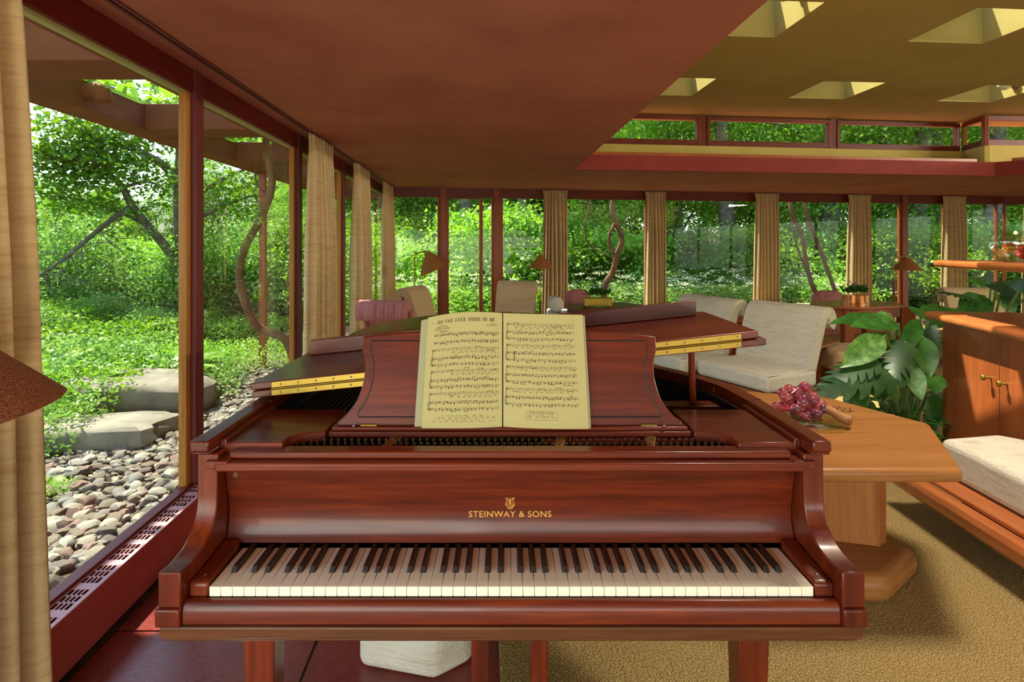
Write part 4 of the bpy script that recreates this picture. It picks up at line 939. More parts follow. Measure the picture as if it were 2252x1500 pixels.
# ------------------------------------------------------------------ coffee table in front
zt = 0.60; T1 = floor_pt(2120,1033,zt); T2 = floor_pt(2046,931,zt); T3 = floor_pt(1824,874,zt); T4 = floor_pt(1630,858,zt)
ct = root('coffee_table', (1.45,2.6,0.017), label='angular tan wooden coffee table beside the piano with glass grapes on it', cat='table')
tp_ = [(0.98,T1[1]), T1, T2, T3, T4, (1.00,3.15), (0.86,2.6)]
MB().prism(tp_, zt-0.052, zt).build('top', M['tan'], ct, bevel=0.020, seg=4)
MB().prism([(1.60,2.42),(1.66,2.46),(1.40,2.92),(1.34,2.88)], 0.13, zt-0.052).build('post', M['tanz'], ct, bevel=0.003)
MB().prism([(1.605,2.425),(1.60,2.49),(1.16,2.62),(1.16,2.55)], 0.13, zt-0.052).build('panel', M['tanz'], ct, bevel=0.003)
MB().prism([(1.20,2.20),(1.50,2.20),(1.76,2.40),(1.70,2.85),(1.20,2.85)], 0.017, 0.13).build('base', M['tan'], ct, bevel=0.045, seg=4)
# glass plate and grapes
gz = zt+0.001; gc = floor_pt(1768,925,zt)
gp_ = root('glass_plate', (gc[0],gc[1],gz), label='round clear glass plate under the pink grapes', cat='plate')
MB().lathe([(0.0,0.002),(0.07,0.002),(0.10,0.008),(0.19,0.016),(0.192,0.020),(0.10,0.013),(0.07,0.008),(0.0,0.008)], (gc[0],gc[1],gz), 48).build('dish', M['glassthin'], gp_, smooth=True)
mb = MB()
for rr in (0.05,0.075,0.105): mb.tube([(gc[0]+rr*math.cos(k*PI/24), gc[1]+rr*math.sin(k*PI/24), gz+0.0115+(rr-0.05)*0.06) for k in range(49)], 0.0028, 6, False)
mb.build('ridges', M['glassthin'], gp_, smooth=True)
g0 = (gc[0]-0.02, gc[1]+0.0)
gr = root('glass_grapes', (g0[0],g0[1],gz+0.016), label='bunch of pink glass grapes with a driftwood stem on the coffee table', cat='ornament')
rg = random.Random(3); pos = []
for _ in range(4000):
    q = Vector((rg.gauss(0,0.055), rg.gauss(0,0.05), abs(rg.gauss(0.055,0.035))))
    if q.z < 0.026 or q.z > 0.15 or (q.x/0.118)**2+(q.y/0.10)**2+((q.z-0.04)/0.11)**2 > 1: continue
    if all((q-p).length > 0.038 for p in pos): pos.append(q)
    if len(pos) >= 34: break
gm = MB().ball((0,0,0), 0.0245, 18).mesh('grape', M['glasspink'], True, 3.0)
for q in pos:
    o = link('grape', gm, gr); o.location = q
s0 = Vector((g0[0]+0.07, g0[1]-0.05, gz+0.075)); s1 = Vector((g0[0]+0.165, g0[1]-0.125, gz+0.038))
MB().tube(catmull([s0, s0.lerp(s1,0.3)+Vector((0,0,0.004)), s0.lerp(s1,0.7)+Vector((0,0,-0.006)), s1], 4), [0.010,0.012,0.014,0.018,0.020,0.019,0.02,0.021,0.022,0.021,0.022,0.022,0.021], 10).build('stem', M['drift'], gr, smooth=True)
mb = MB(); pth = [s0+Vector((0.02+0.010*k*0.62, 0.01*math.sin(k*1.9)-0.004*k, 0.012*math.cos(k*2.4)+0.002)) for k in range(16)]
mb.tube(catmull(pth, 4), 0.0013, 5); mb.build('tendril', M['black'], gr, smooth=True)
# ------------------------------------------------------------------ cabinet, shelf and bench on the right
cb_ = root('cabinet', (3.2,3.5,0.017), label='reddish wooden cabinet with brass knobs under a thick counter', cat='cabinet')
c0 = Vector((3.01,3.90)); dv = Vector((-0.19,-1.0)).normalized(); nv = Vector((-dv.y, dv.x))  # dv runs toward the camera, nv to the right
def cp_(a, b_): q = c0+dv*a+nv*b_; return (q.x, q.y)
MB().prism([cp_(0,0.02),cp_(2.2,0.02),cp_(2.2,0.9),cp_(0,0.9)], 0.017, 0.905).build('body', M['cab'], cb_, bevel=0.002)
for a0, a1, ka in ((0.012,0.585,0.515), (0.592,1.16,0.655), (1.167,1.74,1.67)):
    dr = MB().prism([cp_(a0,0.0),cp_(a1,0.0),cp_(a1,0.02),cp_(a0,0.02)], 0.06, 0.895).build('door', M['cab'], cb_, bevel=0.002)
    q = cp_(ka, 0.0); kn = Vector((q[0], q[1], 0.625 if ka < 0.6 else 0.622)); o_ = -nv.to_3d()
    mb = MB(); mb.tube([kn, kn+o_*0.03, kn+o_*0.034, kn+o_*0.046, kn+o_*0.050], [0.007,0.007,0.017,0.017,0.013], 14); mb.build('knob', M['brass'], dr, smooth=True)
MB().prism([cp_(-0.10,-0.06),cp_(0.0,-0.10),cp_(2.4,-0.10),cp_(2.4,0.95),cp_(-0.10,0.95)], 0.905, 0.955).build('countertop', M['cabx'], cb_, bevel=0.022, seg=4)
sh = root('floating_shelf', (3.2,3.5,1.28), label='thick wooden shelf above the cabinet carrying a glass bowl', cat='shelf')
MB().prism([cp_(-0.03,-0.02),cp_(0.1,-0.10),cp_(2.4,-0.10),cp_(2.4,0.95),cp_(-0.03,0.95)], 1.272, 1.315).build('board', M['cabx'], sh, bevel=0.016, seg=4)
MB().prism([cp_(0.9,0.85),cp_(2.4,0.85),cp_(2.4,0.94),cp_(0.9,0.94)], 0.955, 1.272).build('support_panel', M['cab'], sh, bevel=0.003)
bc_ = P(2236,575,3.42); bz = 1.316
bo = root('glass_bowl', (bc_.x,bc_.y,bz), label='clear round glass bowl holding glass fruit on the floating shelf', cat='bowl')
MB().lathe([(0.0,0.004),(0.055,0.004),(0.095,0.035),(0.125,0.09),(0.12,0.15),(0.10,0.185),(0.103,0.187),(0.123,0.152),(0.128,0.09),(0.098,0.032),(0.056,0.0),(0.0,0.0)], (bc_.x,bc_.y,bz), 40).build('bowl', M['glassthin'], bo, smooth=True)
MB().tube([(bc_.x+0.11*math.cos(k*PI/12), bc_.y, bz+0.17+0.06*math.sin(k*PI/12)) for k in range(13)], 0.004, 8).build('handle', M['glassthin'], bo, smooth=True)
for dx, dy, dz, rr, mt, lb in ((-0.06,-0.02,0.085,0.036,'glassamber','amber glass fruit inside the clear bowl'), (0.0,-0.055,0.052,0.040,'glassred','red glass fruit inside the clear bowl'), (0.055,0.03,0.07,0.036,'glassred','second red glass fruit further right in the bowl')):
    g_o = root('glass_fruit', (bc_.x+dx,bc_.y+dy,bz+dz-rr), label=lb, cat='ornament')
    MB().ball((bc_.x+dx,bc_.y+dy,bz+dz), rr, 18, (1,1,0.94)).build('fruit', M[mt], g_o, smooth=True, angle=3)
    MB().tube([(bc_.x+dx,bc_.y+dy,bz+dz+rr*0.9),(bc_.x+dx+0.004,bc_.y+dy,bz+dz+rr*1.25)], 0.003, 6).build('stalk', M['plate'], g_o, smooth=True)
bn = root('bench', (2.5,2.0,0.017), label='low wooden bench with white nubby cushion in front of the cabinet', cat='bench')
def be(z): return None
cu = [(2.25,2.93),(2.60,3.0),(2.74,2.85),(2.53,1.75),(2.19,1.75)]
MB().prism(cu, 0.245, 0.425).build('cushion', M['boucle'], bn, bevel=0.035, seg=4)
MB().prism([(2.148,3.05),(2.66,3.07),(2.76,2.9),(2.53,1.7),(2.087,1.7)], 0.2255, 0.245).build('seat_board', M['cabx'], bn, bevel=0.004)
rail = [(0.0,0.12),(0.045,0.13),(0.07,0.16),(0.075,0.20),(0.06,0.225),(0.0,0.225)]
mb = MB(); A0 = Vector((2.15,3.06)); A1 = Vector((2.087,1.7)); dd = (A1-A0).normalized(); nn_ = Vector((dd.y,-dd.x)); n = len(rail)
vs = [(*(q+nn_*r_), z) for q in (A0,A1) for r_, z in rail]; mb.add(vs, [tuple(range(n)), tuple(range(2*n-1,n-1,-1))]+[(i,(i+1)%n,n+(i+1)%n,n+i) for i in range(n)])
mb.build('rail', M['cabx'], bn, bevel=0.006)
MB().prism([(2.34,2.9),(2.62,2.9),(2.48,1.75),(2.30,1.75)], 0.017, 0.225).build('plinth', M['black'], bn)
# white upholstered pouf under the piano
pf = root('pouf', (-0.33,2.12,0.0), label='white nubby upholstered pouf standing under the piano', cat='pouf')
fp = lambda px, py: floor_pt(px, py, 0.0)
pp = [fp(796,1470), fp(956,1503), fp(1037,1459), (-0.02,2.35), (-0.40,2.45)]
pp[4] = (pp[0][0]-0.02, 2.42)
MB().prism([(pp[0][0]-0.012,pp[0][1]),pp[1],(pp[2][0],pp[2][1]),pp[3],pp[4]], 0.0, 0.36).build('cover', M['boucle'], pf, bevel=0.03, seg=4)
# ------------------------------------------------------------------ skylight lamps
for u, v, zz, lb in ((2.38,4.02,3.29,'round white lamp inside the nearest skylight well'), (6.0,5.9,3.22,'round white lamp inside the farthest right skylight well')):
    q = S(u, v); r = root('skylight_lamp', (q[0],q[1],zz), label=lb, cat='lamp')
    MB().tube([(q[0]-0.002,q[1],zz),(q[0]-0.03,q[1],zz),(q[0]-0.032,q[1],zz),(q[0]-0.075,q[1],zz)], [0.055,0.05,0.03,0.028], 18).build('socket', M['socket'], r, smooth=True)
    MB().ball((q[0]-0.135,q[1],zz-0.004), 0.062, 18, (1.1,1,1)).build('globe', M['bulb'], r, smooth=True)
# ------------------------------------------------------------------ indoor plants
def frame_for(d, up):
    t = Vector(d).normalized(); s_ = t.cross(Vector(up))
    if s_.length < 1e-3: s_ = t.orthogonal()
    s_.normalize(); return t, s_, s_.cross(t)
def monstera_leaf(base, tip, wd, up=(0,0,1), droop=0.12, lobes=7):
    mb = MB(); base = Vector(base); d = Vector(tip)-base; L = d.length; t, s_, nn = frame_for(d, up)
    def pt(f, w_, sd, cv=0.0): return base+t*(L*f)+s_*(sd*w_)+nn*(-droop*L*f*f-0.18*w_*w_/max(wd,1e-3)+cv)
    def half(f): return wd*(math.sin(PI*min(1,0.06+0.94*f)**0.62))**0.8
    for sd in (-1, 1):
        for k in range(lobes):
            f0 = k/lobes*0.92-0.02; f1 = (k+1)/lobes*0.92-0.02+0.01
            f0 = max(f0, -0.03)
            fo = 0.10-0.02*k/lobes
            gap = 0.0
            steps = 6; vs = []
            for i in range(steps+1):
                q = i/steps; w_ = half(min(1,(f0+f1)/2+fo*q))*(q**0.9)
                sh_ = fo*q*q*1.2-0.02*q*(k == 0)
                narrow = 1.0-(0.62*max(0,q-0.3) if k else 0.3*max(0,q-0.3))
                mid = (f0+f1)/2; hw = (f1-f0)/2
                a = mid-hw*narrow+gap*q+sh_; b_ = mid+hw*narrow-gap*q+sh_
                if i == steps: a += hw*0.45; b_ -= hw*0.10
                vs += [pt(a,w_,sd), pt(b_,w_,sd)]
            mb.add(vs, [(2*i,2*i+1,2*i+3,2*i+2) for i in range(steps)])
        tipv = [pt(0.88,0,sd), pt(0.90,half(0.88)*0.7,sd), pt(1.0,0.0,sd)]
        mb.add(tipv, [(0,1,2)])
    return mb
def broad_leaf(base, tip, wd, up=(0,0,1), droop=0.15, n=10, fold=0.18):
    mb = MB(); base = Vector(base); d = Vector(tip)-base; L = d.length; t, s_, nn = frame_for(d, up); vs = []
    for i in range(n+1):
        f = i/n; w_ = wd*(math.sin(PI*min(1,f)**0.8))**0.85 if 0 < i < n else 0.0
        c = base+d*f-nn*(droop*L*f*f)
        for sd in (-1,-0.5,0,0.5,1): vs.append(c+s_*(sd*w_)+nn*(abs(sd)*w_*fold+0.01*L*math.sin(f*19+sd*3)*abs(sd)))
    mb.add(vs, [(5*i+k,5*i+k+1,5*(i+1)+k+1,5*(i+1)+k) for i in range(n) for k in range(4)])
    return mb
def stem(root_, pts, r): MB().tube(catmull(pts, 5), r, 8).build('stem', M['stem'], root_, smooth=True)
pb = Vector((2.95,4.15,0.017))
mo = root('monstera_plant', tuple(pb), label='large split-leaf plant growing between coffee table and cabinet', cat='plant')
def PL(px, py, Y): return P(px, py, Y)
# (leaf base px, tip px, depth base, depth tip, half width, kind, up)
ML = [((1985,805,3.75),(1775,862,3.45),0.135,'m',(0.1,-0.55,0.8)), ((1925,790,3.7),(1796,842,3.6),0.10,'m',(0.1,-0.5,0.9)),
      ((1990,752,3.8),(1960,845,3.6),0.10,'m',(-0.5,-0.8,0.2)), ((1960,705,4.0),(1836,690,3.8),0.075,'b',(0.0,-0.45,0.9)),
      ((1945,738,3.75),(1858,800,3.6),0.085,'d',(0.1,-0.75,0.6)), ((1948,732,3.85),(1866,748,3.75),0.04,'d',(0,-0.2,1)),
      ((1975,712,3.9),(1884,702,3.7),0.085,'b',(0.1,-0.6,0.8)), ((2030,740,3.9),(2050,830,3.8),0.07,'b',(-0.3,-0.9,0.2)),
      ((2020,702,4.0),(1990,775,3.8),0.06,'b',(-0.4,-0.9,0.1)), ((2025,690,4.2),(2120,668,4.3),0.09,'b',(0,-0.3,1)),
      ((2040,705,4.1),(2000,668,4.2),0.06,'b',(0.2,-0.7,0.6)), ((2045,720,4.0),(2070,790,4.0),0.10,'m',(0.2,-0.9,0.3)),
      ((2035,760,4.1),(2080,740,4.2),0.10,'m',(0,-0.6,0.8)), ((1935,880,3.7),(1900,800,3.8),0.07,'b',(0.3,-0.8,0.4)),
      ((2000,800,3.8),(2030,880,3.7),0.06,'d',(-0.4,-0.9,0.1)), ((1900,850,3.65),(1860,905,3.6),0.07,'b',(-0.1,-0.7,0.7)),
      ((2040,870,4.0),(2075,940,4.0),0.09,'b',(0,-0.9,0.4)), ((1955,690,4.0),(1925,715,3.8),0.05,'d',(0,-0.8,0.5))]
rq = random.Random(31)
for _ in range(16):
    px, py = rq.uniform(1850,2060), rq.uniform(790,930); Y = rq.uniform(3.75,4.3); dx = rq.uniform(-60,60)
    ML.append(((px,py,Y),(px+dx,py+rq.uniform(20,60),Y-0.12),rq.uniform(0.04,0.075),rq.choice('bbdm'),(rq.uniform(-.3,.3),-0.8,0.5)))
for (b_, t_, wd, kd, up) in ML:
    B_ = PL(*b_); T_ = PL(*t_)
    g = monstera_leaf(B_, T_, wd, up) if kd == 'm' else broad_leaf(B_, T_, wd, up)
    o = g.build('leaf', M['monstera' if kd == 'm' else ('dieff' if kd == 'd' else 'plant')], mo, smooth=True, angle=1.2)
    mid = pb.lerp(B_, 0.55)+Vector((random.uniform(-.05,.05), random.uniform(-.05,.05), 0.10))
    stem(mo, [pb+Vector((random.uniform(-.08,.08), random.uniform(-.08,.08), 0)), mid, B_], [0.010]*11)
# foliage growing up behind the counter
pb2 = Vector((4.0,4.9,0.017))
m2 = root('monstera_plant', tuple(pb2), label='tall split-leaf plant rising behind the cabinet counter', cat='plant')
ML2 = [((2140,655,4.7),(2062,632,4.6),0.11,'m',(0,-0.3,1)), ((2130,645,4.8),(2178,665,4.6),0.12,'m',(0,-0.4,0.9)), ((2190,640,4.6),(2252,612,4.6),0.12,'m',(0,-0.4,0.9)),
       ((2165,650,4.7),(2120,690,4.5),0.11,'b',(0,-0.6,0.8)), ((2200,650,4.6),(2260,660,4.5),0.11,'m',(0,-0.5,0.9)), ((2150,680,4.7),(2085,692,4.6),0.10,'m',(0,-0.4,0.9)),
       ((2100,690,4.7),(2040,715,4.6),0.09,'b',(0,-0.5,0.9)), ((2180,630,4.9),(2130,612,4.9),0.09,'b',(0,-0.4,0.9)), ((2230,690,4.7),(2190,640,4.8),0.10,'b',(0.2,-0.7,0.6)), ((2240,640,4.4),(2290,600,4.4),0.12,'m',(0,-0.5,0.9))]
for (b_, t_, wd, kd, up) in ML2:
    B_ = PL(*b_); T_ = PL(*t_); g = monstera_leaf(B_, T_, wd, up) if kd == 'm' else broad_leaf(B_, T_, wd, up)
    g.build('leaf', M['monstera' if kd == 'm' else 'plant'], m2, smooth=True, angle=1.2)
    stem(m2, [pb2+Vector((random.uniform(-.1,.1),random.uniform(-.1,.1),0)), pb2.lerp(B_,0.6)+Vector((0.05,0,0.15)), B_], [0.009]*11)
# low plants in the bed
rl = random.Random(9)
for i, (px, py, Y, lb) in enumerate(((1870,925,3.95,'low leafy plant in the bed at the far edge of the coffee table'), (1935,940,4.0,'low leafy plant at the foot of the split-leaf plant'), (2000,955,3.9,'small leafy plant beside the split-leaf stems'), (2022,975,3.95,'low bright plant against the cabinet corner'), (1965,915,4.3,'dark low plant behind the split-leaf stems'))):
    X_ = (px-CX)/F*Y; r = root('bed_plant', (X_,Y,0.017), label=lb, cat='plant'); mb = MB(); ms = MB()
    for _ in range(26):
        a = rl.uniform(0,2*PI); q = rl.uniform(0.05,0.22); h = rl.uniform(0.06,0.24); t = Vector((X_+q*math.cos(a), Y+q*math.sin(a), 0.017+h)); b_ = Vector((X_+q*0.4*math.cos(a), Y+q*0.4*math.sin(a), 0.017+h*0.9))
        leaf_geo(mb, b_, t, rl.uniform(0.02,0.04), 0.3); ms.tube([(X_,Y,0.017), b_], 0.003, 5)
    mb.build('foliage', M['plant'], r)['kind'] = 'stuff'; ms.build('stems', M['stem'], r)['kind'] = 'stuff'
# ------------------------------------------------------------------ outside
def gz_(x, y):
    r = max(0.0, -x-3.6)*0.05 if y < 9 else max(0.0, y-12)*0.05
    return r
mb = MB(); xs = [-60,-40,-30,-22,-16,-12,-9,-7,-5.5,-4.2,-3.2,-1.48]; ys = [-12,-5,0,2,4,6,8,8.75]
def gquad(X, Y):
    nx, ny = len(X), len(Y); vs = [(x,y,0.03+gz_(x,y)) for y in Y for x in X]
    mb.add(vs, [(j*nx+i, j*nx+i+1, (j+1)*nx+i+1, (j+1)*nx+i) for j in range(ny-1) for i in range(nx-1)])
gquad([-60,-40,-30,-22,-16,-12,-9,-7,-5.5,-4.2,-3.2,-1.50], [-12,-5,0,2,4,6,8,8.76])
gquad([-60,-40,-25,-15,-8,-4,-1.9,0,4,9.3,15,25,40,60], [8.76,9.6,10.7,12,16,22,30,45,70])
mb.v = [((x, y, z) if not (-1.9 < x < 9.4 and 8.5 < y < 10.6) else (x, y, -0.02)) for x,y,z in mb.v]
ground = struct(mb, 'ground', M['soil'])
# gravel strip along the left glass: the biggest visible stones singly, the rest joined
bm = bmesh.new(); bmesh.ops.create_icosphere(bm, subdivisions=2, radius=1.0); ICO_V = [v.co.copy() for v in bm.verts]; ICO_F = [tuple(v.index for v in f.verts) for f in bm.faces]; bm.free()
bm = bmesh.new(); bmesh.ops.create_icosphere(bm, subdivisions=1, radius=1.0); ICO1_V = [v.co.copy() for v in bm.verts]; ICO1_F = [tuple(v.index for v in f.verts) for f in bm.faces]; bm.free()
rp = random.Random(21); stone_me = []
def stone_verts(V, rnd, sq):
    cuts = [(Vector((rnd.gauss(0,1),rnd.gauss(0,1),rnd.gauss(0,1))).normalized(), rnd.uniform(0.55,0.85)) for _ in range(7)]; out = []
    for v in V:
        q = v.copy()
        for nrm, d in cuts:
            e = q.dot(nrm)-d
            if e > 0: q -= nrm*e
        out.append(Vector((q.x*1.1, q.y*0.85, q.z*sq)))
    return out
for i in range(12):
    mb = MB(); mb.add(stone_verts(ICO_V, rp, rp.uniform(0.45,0.65)), ICO_F); stone_me.append(mb.mesh('stone', M['peb%d' % (i % 6)], True, 0.5))
gb = root('gravel_bed', (-2.2,3.2,0.03), kind='structure'); gb['label'] = 'loose pale gravel strip outside the left glass'
st_ = []
for _ in range(5200):
    y = rp.uniform(1.3, 7.2); d = rp.uniform(1.56, 1.56+min(1.15, 0.55+0.22*y)); x = -d+SK*y; k = x/y
    s = rp.choice((0.022,0.028,0.034,0.042,0.05))*rp.uniform(0.8,1.15); st_.append((s/y*(1 if -0.83 < k < -0.3 else 0.2), x, y, s))
st_.sort(reverse=True); fill = {i: MB() for i in range(3)}
for n_, (q, x, y, s) in enumerate(st_):
    z = 0.032+s*0.2+rp.uniform(0,0.022)
    if n_ < 290:
        o = link('stone', stone_me[rp.randrange(12)], gb); o.location = Vector((x,y,z))-gb.location; o.scale = (s,s,s); o.rotation_euler = (rp.uniform(-.3,.3), rp.uniform(-.3,.3), rp.uniform(0,6.28))
    else:
        R_ = Matrix.Rotation(rp.uniform(0,6.28),3,'Z') @ Matrix.Rotation(rp.uniform(-.4,.4),3,'X'); fill[n_ % 3].add([R_ @ (v*s)+Vector((x,y,z-0.008)) for v in stone_verts(ICO1_V, rp, 0.6)], ICO1_F)
for i in fill:
    me = bpy.data.meshes.new('pebbles'); me.from_pydata([tuple(Vector(v)-gb.location) for v in fill[i].v], [], fill[i].f); me.materials.append(M['peb%d' % (0,1,5)[i]])
    link('pebbles', me, gb)['kind'] = 'stuff'
# rock ledges
def ledge(c, sz, rz, label, seed):
    rnd = random.Random(seed); bm = bmesh.new(); bmesh.ops.create_cube(bm, size=2.0); bmesh.ops.subdivide_edges(bm, edges=bm.edges, cuts=5, use_grid_fill=True)
    for v in bm.verts:
        p = v.co; L = (abs(p.x)**5+abs(p.y)**5+abs(p.z)**5)**0.2; p /= L
        nz_ = math.sin(p.x*3+seed)*math.cos(p.y*4+seed*2)*0.09+rnd.uniform(-0.035,0.035); p *= 1+nz_
        v.co = Vector((p.x*sz[0], p.y*sz[1], p.z*sz[2]))
    me = bpy.data.meshes.new('boulder'); bm.to_mesh(me); bm.free(); me.materials.append(M['rock']); me.polygons.foreach_set('use_smooth', [True]*len(me.polygons)); me.set_sharp_from_angle(angle=0.6)
    o = link('boulder', me); o.location = c; o.rotation_euler = (rnd.uniform(-.05,.05), rnd.uniform(-.06,.06), rz); return tag(o, label, 'rock')
ledge((-3.02,4.75,0.16), (0.55,0.36,0.17), 0.2, 'flat grey rock ledge outside, the upper one under the leafy plants', 2)
ledge((-3.10,3.98,0.09), (0.70,0.26,0.10), 0.1, 'long low grey rock slab at the edge of the gravel', 5)
ledge((-2.62,4.10,0.07), (0.22,0.17,0.09), 0.8, 'small pale rock beside the low slab near the window post', 8)
# pergola eave outside the left glass
pg = root('pergola', (-2.6,4.0,0.03), label='brown stucco pergola eave with open bays outside the left windows', cat='pergola')
mb = MB(); LW(mb, 2.33, 2.54, -2.0, 10.5, 2.22, 2.40); mb.build('outer_beam', M['eave'], pg, bevel=0.006)
for k in range(-1, 6):
    y = 3.95+1.48*(k-1); mb = MB(); LW(mb, 1.51, 2.33, y, y+0.29, 2.22, 2.40); mb.build('cross_beam', M['eave'], pg, bevel=0.004)
mb = MB(); LW(mb, 1.53, 1.56, -4.0, 8.75, 2.19, 2.45); mb.build('wall_plate', M['eave'], pg)
mb = MB(); LW(mb, 2.325, 2.33, -2.0, 10.5, 2.385, 2.41); mb.build('flashing', M['chrome'], pg)
mb = MB(); LW(mb, 2.40, 2.47, 6.35, 6.42, 0.03, 2.22); mb.build('post', M['frame'], pg, bevel=0.004)
q = lw(2.33, 3.37)
bl_ = root('eave_lamp', (q[0],q[1],2.30), label='small round brown lamp on the inner face of the pergola beam', cat='lamp')
MB().tube([(q[0],q[1],2.33),(q[0]+0.05,q[1],2.335),(q[0]+0.09,q[1],2.315),(q[0]+0.10,q[1],2.27)], [0.045,0.05,0.052,0.048], 14).build('housing', M['eave'], bl_, smooth=True)
# ---- leaves
def leaf_arrays(C, size, rnd, up=0.8, aspect=0.45):
    n = len(C); d = rnd.normal(size=(n,3)); d[:,2] *= 0.55; d /= np.linalg.norm(d,axis=1)[:,None]
    u = rnd.normal(size=(n,3))*(1-up*0.6); u[:,2] += up; s = np.cross(d,u); s /= np.linalg.norm(s,axis=1)[:,None]+1e-9
    L = size*rnd.uniform(0.65,1.3,size=(n,1)); nn = np.cross(s,d)
    V = np.stack([C-d*L*0.5, C-s*L*aspect+nn*L*0.12, C+d*L*0.5-np.array([0,0,1])*L*0.12, C+s*L*aspect+nn*L*0.12], axis=1).reshape(-1,3)
    Q = np.arange(4*n).reshape(n,4); return V, Q
def cloud(name, C, size, mat, seed, up=0.8, aspect=0.45):
    V, Q = leaf_arrays(np.asarray(C), size, np.random.default_rng(seed), up, aspect); return fast_mesh(name, V, Q, mat)
def ell_clusters(rng, K, n, rx, rz, zc, sp):
    a = rng.normal(size=(K,3)); a /= np.linalg.norm(a,axis=1)[:,None]; rr = rng.uniform(0.35,1.0,size=(K,1))**0.6
    cc = a*rr*np.array([rx,rx,rz]); cc[:,2] += zc
    flat = np.array([1.0,1.0,0.45])
    return np.concatenate([c+rng.normal(size=(n,3))*sp*flat for c in cc])
tree_v = []
for i, (H, rx, rz, mt, ls) in enumerate(((10,2.6,4.4,'leafA',0.105), (9,2.9,3.9,'leafB',0.105), (11,2.4,4.9,'leafC',0.10), (8.5,2.7,3.8,'leafA',0.09))):
    rng = np.random.default_rng(40+i); C = ell_clusters(rng, 190, 150, rx, rz, H*0.55, 0.40); C = C[C[:,2] > 0.7]
    crown = cloud('crown', C, ls, M[mt], 60+i)
    mb = MB(); rt = random.Random(i+3); pts = [Vector((0,0,-0.4)), Vector((rt.uniform(-.1,.1),0.05,H*0.25)), Vector((rt.uniform(-.25,.25),rt.uniform(-.2,.2),H*0.5)), Vector((rt.uniform(-.4,.4),0,H*0.85))]
    pc = catmull(pts, 5); mb.tube(pc, [0.17-0.13*k/(len(pc)-1) for k in range(len(pc))], 8)
    for k in range(7):
        b_ = pc[4+k]; an = rt.uniform(0,6.28); e = b_+Vector((math.cos(an)*rx*0.7, math.sin(an)*rx*0.7, rt.uniform(0.6,1.8))); mb.tube(catmull([b_, b_.lerp(e,0.5)+Vector((0,0,0.25)), e],4), [0.06,0.055,0.05,0.045,0.035,0.03,0.025,0.02,0.012], 6)
    tree_v.append((crown, mb.mesh('trunk', M['bark'], True)))
def place_tree(x, y, v, rz, s, label, group):
    label = ('broad ','dense ','yellow-green ','fine-leaved ')[v]+label
    r = root('tree', (x,y,0.0+gz_(x,y)), rz, label, 'tree', group); r.scale = (s,s,s)
    link('crown', tree_v[v][0], r); link('trunk', tree_v[v][1], r)
rf = random.Random(17)
spots = []
for row, (Y0, n, x0, x1) in enumerate(((16,6,-3.5,16), (21,9,-6,22), (27,13,-9,30))):
    for k in range(n): spots.append((x0+(x1-x0)*(k+rf.uniform(0.15,0.85))/n, Y0+rf.uniform(-1.6,1.6), row))
RL = ['leafy tree in the first row behind the back windows', 'tree in the second row of woods behind the back windows', 'tree deep in the woods behind the back windows', 'farthest tree of the woods behind the back windows']
for x, y, row in spots: place_tree(x, y, rf.randrange(4), rf.uniform(0,6.28), rf.uniform(0.85,1.15)*(0.8 if row == 0 else 1.0), RL[row], 'woods row %s behind the back windows' % 'one two three four'.split()[row])
# low trees up the slope seen through the left glass; they leave a gap of sky
for k in range(26):
    y = rf.uniform(13, 27); kk = rf.uniform(-1.0,-0.27); x = kk*y
    hgt = (1.3+0.10*y)*(1.0 if kk < -0.55 else 1.5)
    if x > -3.9: continue
    place_tree(x, y, rf.randrange(4), rf.uniform(0,6.28), hgt/10.0*rf.uniform(0.8,1.1), 'low tree on the slope outside the left windows', 'bushy trees on the left slope')
# shrubs
shr = []
for i, (mt, ls) in enumerate((('leafC',0.05), ('leafA',0.045), ('leafD',0.042), ('leafB',0.055))):
    rng = np.random.default_rng(80+i); C = ell_clusters(rng, 70, 120, 0.85, 0.6, 0.55, 0.16); C = C[C[:,2] > 0]; shr.append(cloud('shrub', C, ls, M[mt], 90+i))
def shrub(x, y, v, s, label, group):
    label = ('yellow-green ','mid-green ','pale ','darker ')[v]+label
    o = link('shrub', shr[v]); o.location = (x,y,gz_(x,y)); o.rotation_euler = (0,0,rf.uniform(0,6.28)); o.scale = (s,s,s*rf.uniform(0.9,1.3)); tag(o, label, 'shrub', group)
for k in range(40):
    y = rf.uniform(12.0,16.5); x = rf.uniform(-3,15.5); shrub(x, y, rf.choice((0,0,1,3)), rf.uniform(1.0,1.8), 'shrub at the edge of the woods behind the back windows', 'shrubs behind the back windows')
for k in range(46):
    kk = rf.uniform(-0.98,-0.30); y = rf.uniform(4.6,12); x = kk*y
    if x > -3.4-0.0*y: continue
    shrub(x, y, rf.choice((0,1,2,3)), (rf.uniform(0.35,0.55) if y < 9 else rf.uniform(0.9,1.4)), 'shrub beyond the gravel outside the left windows', 'shrubs outside the left windows')
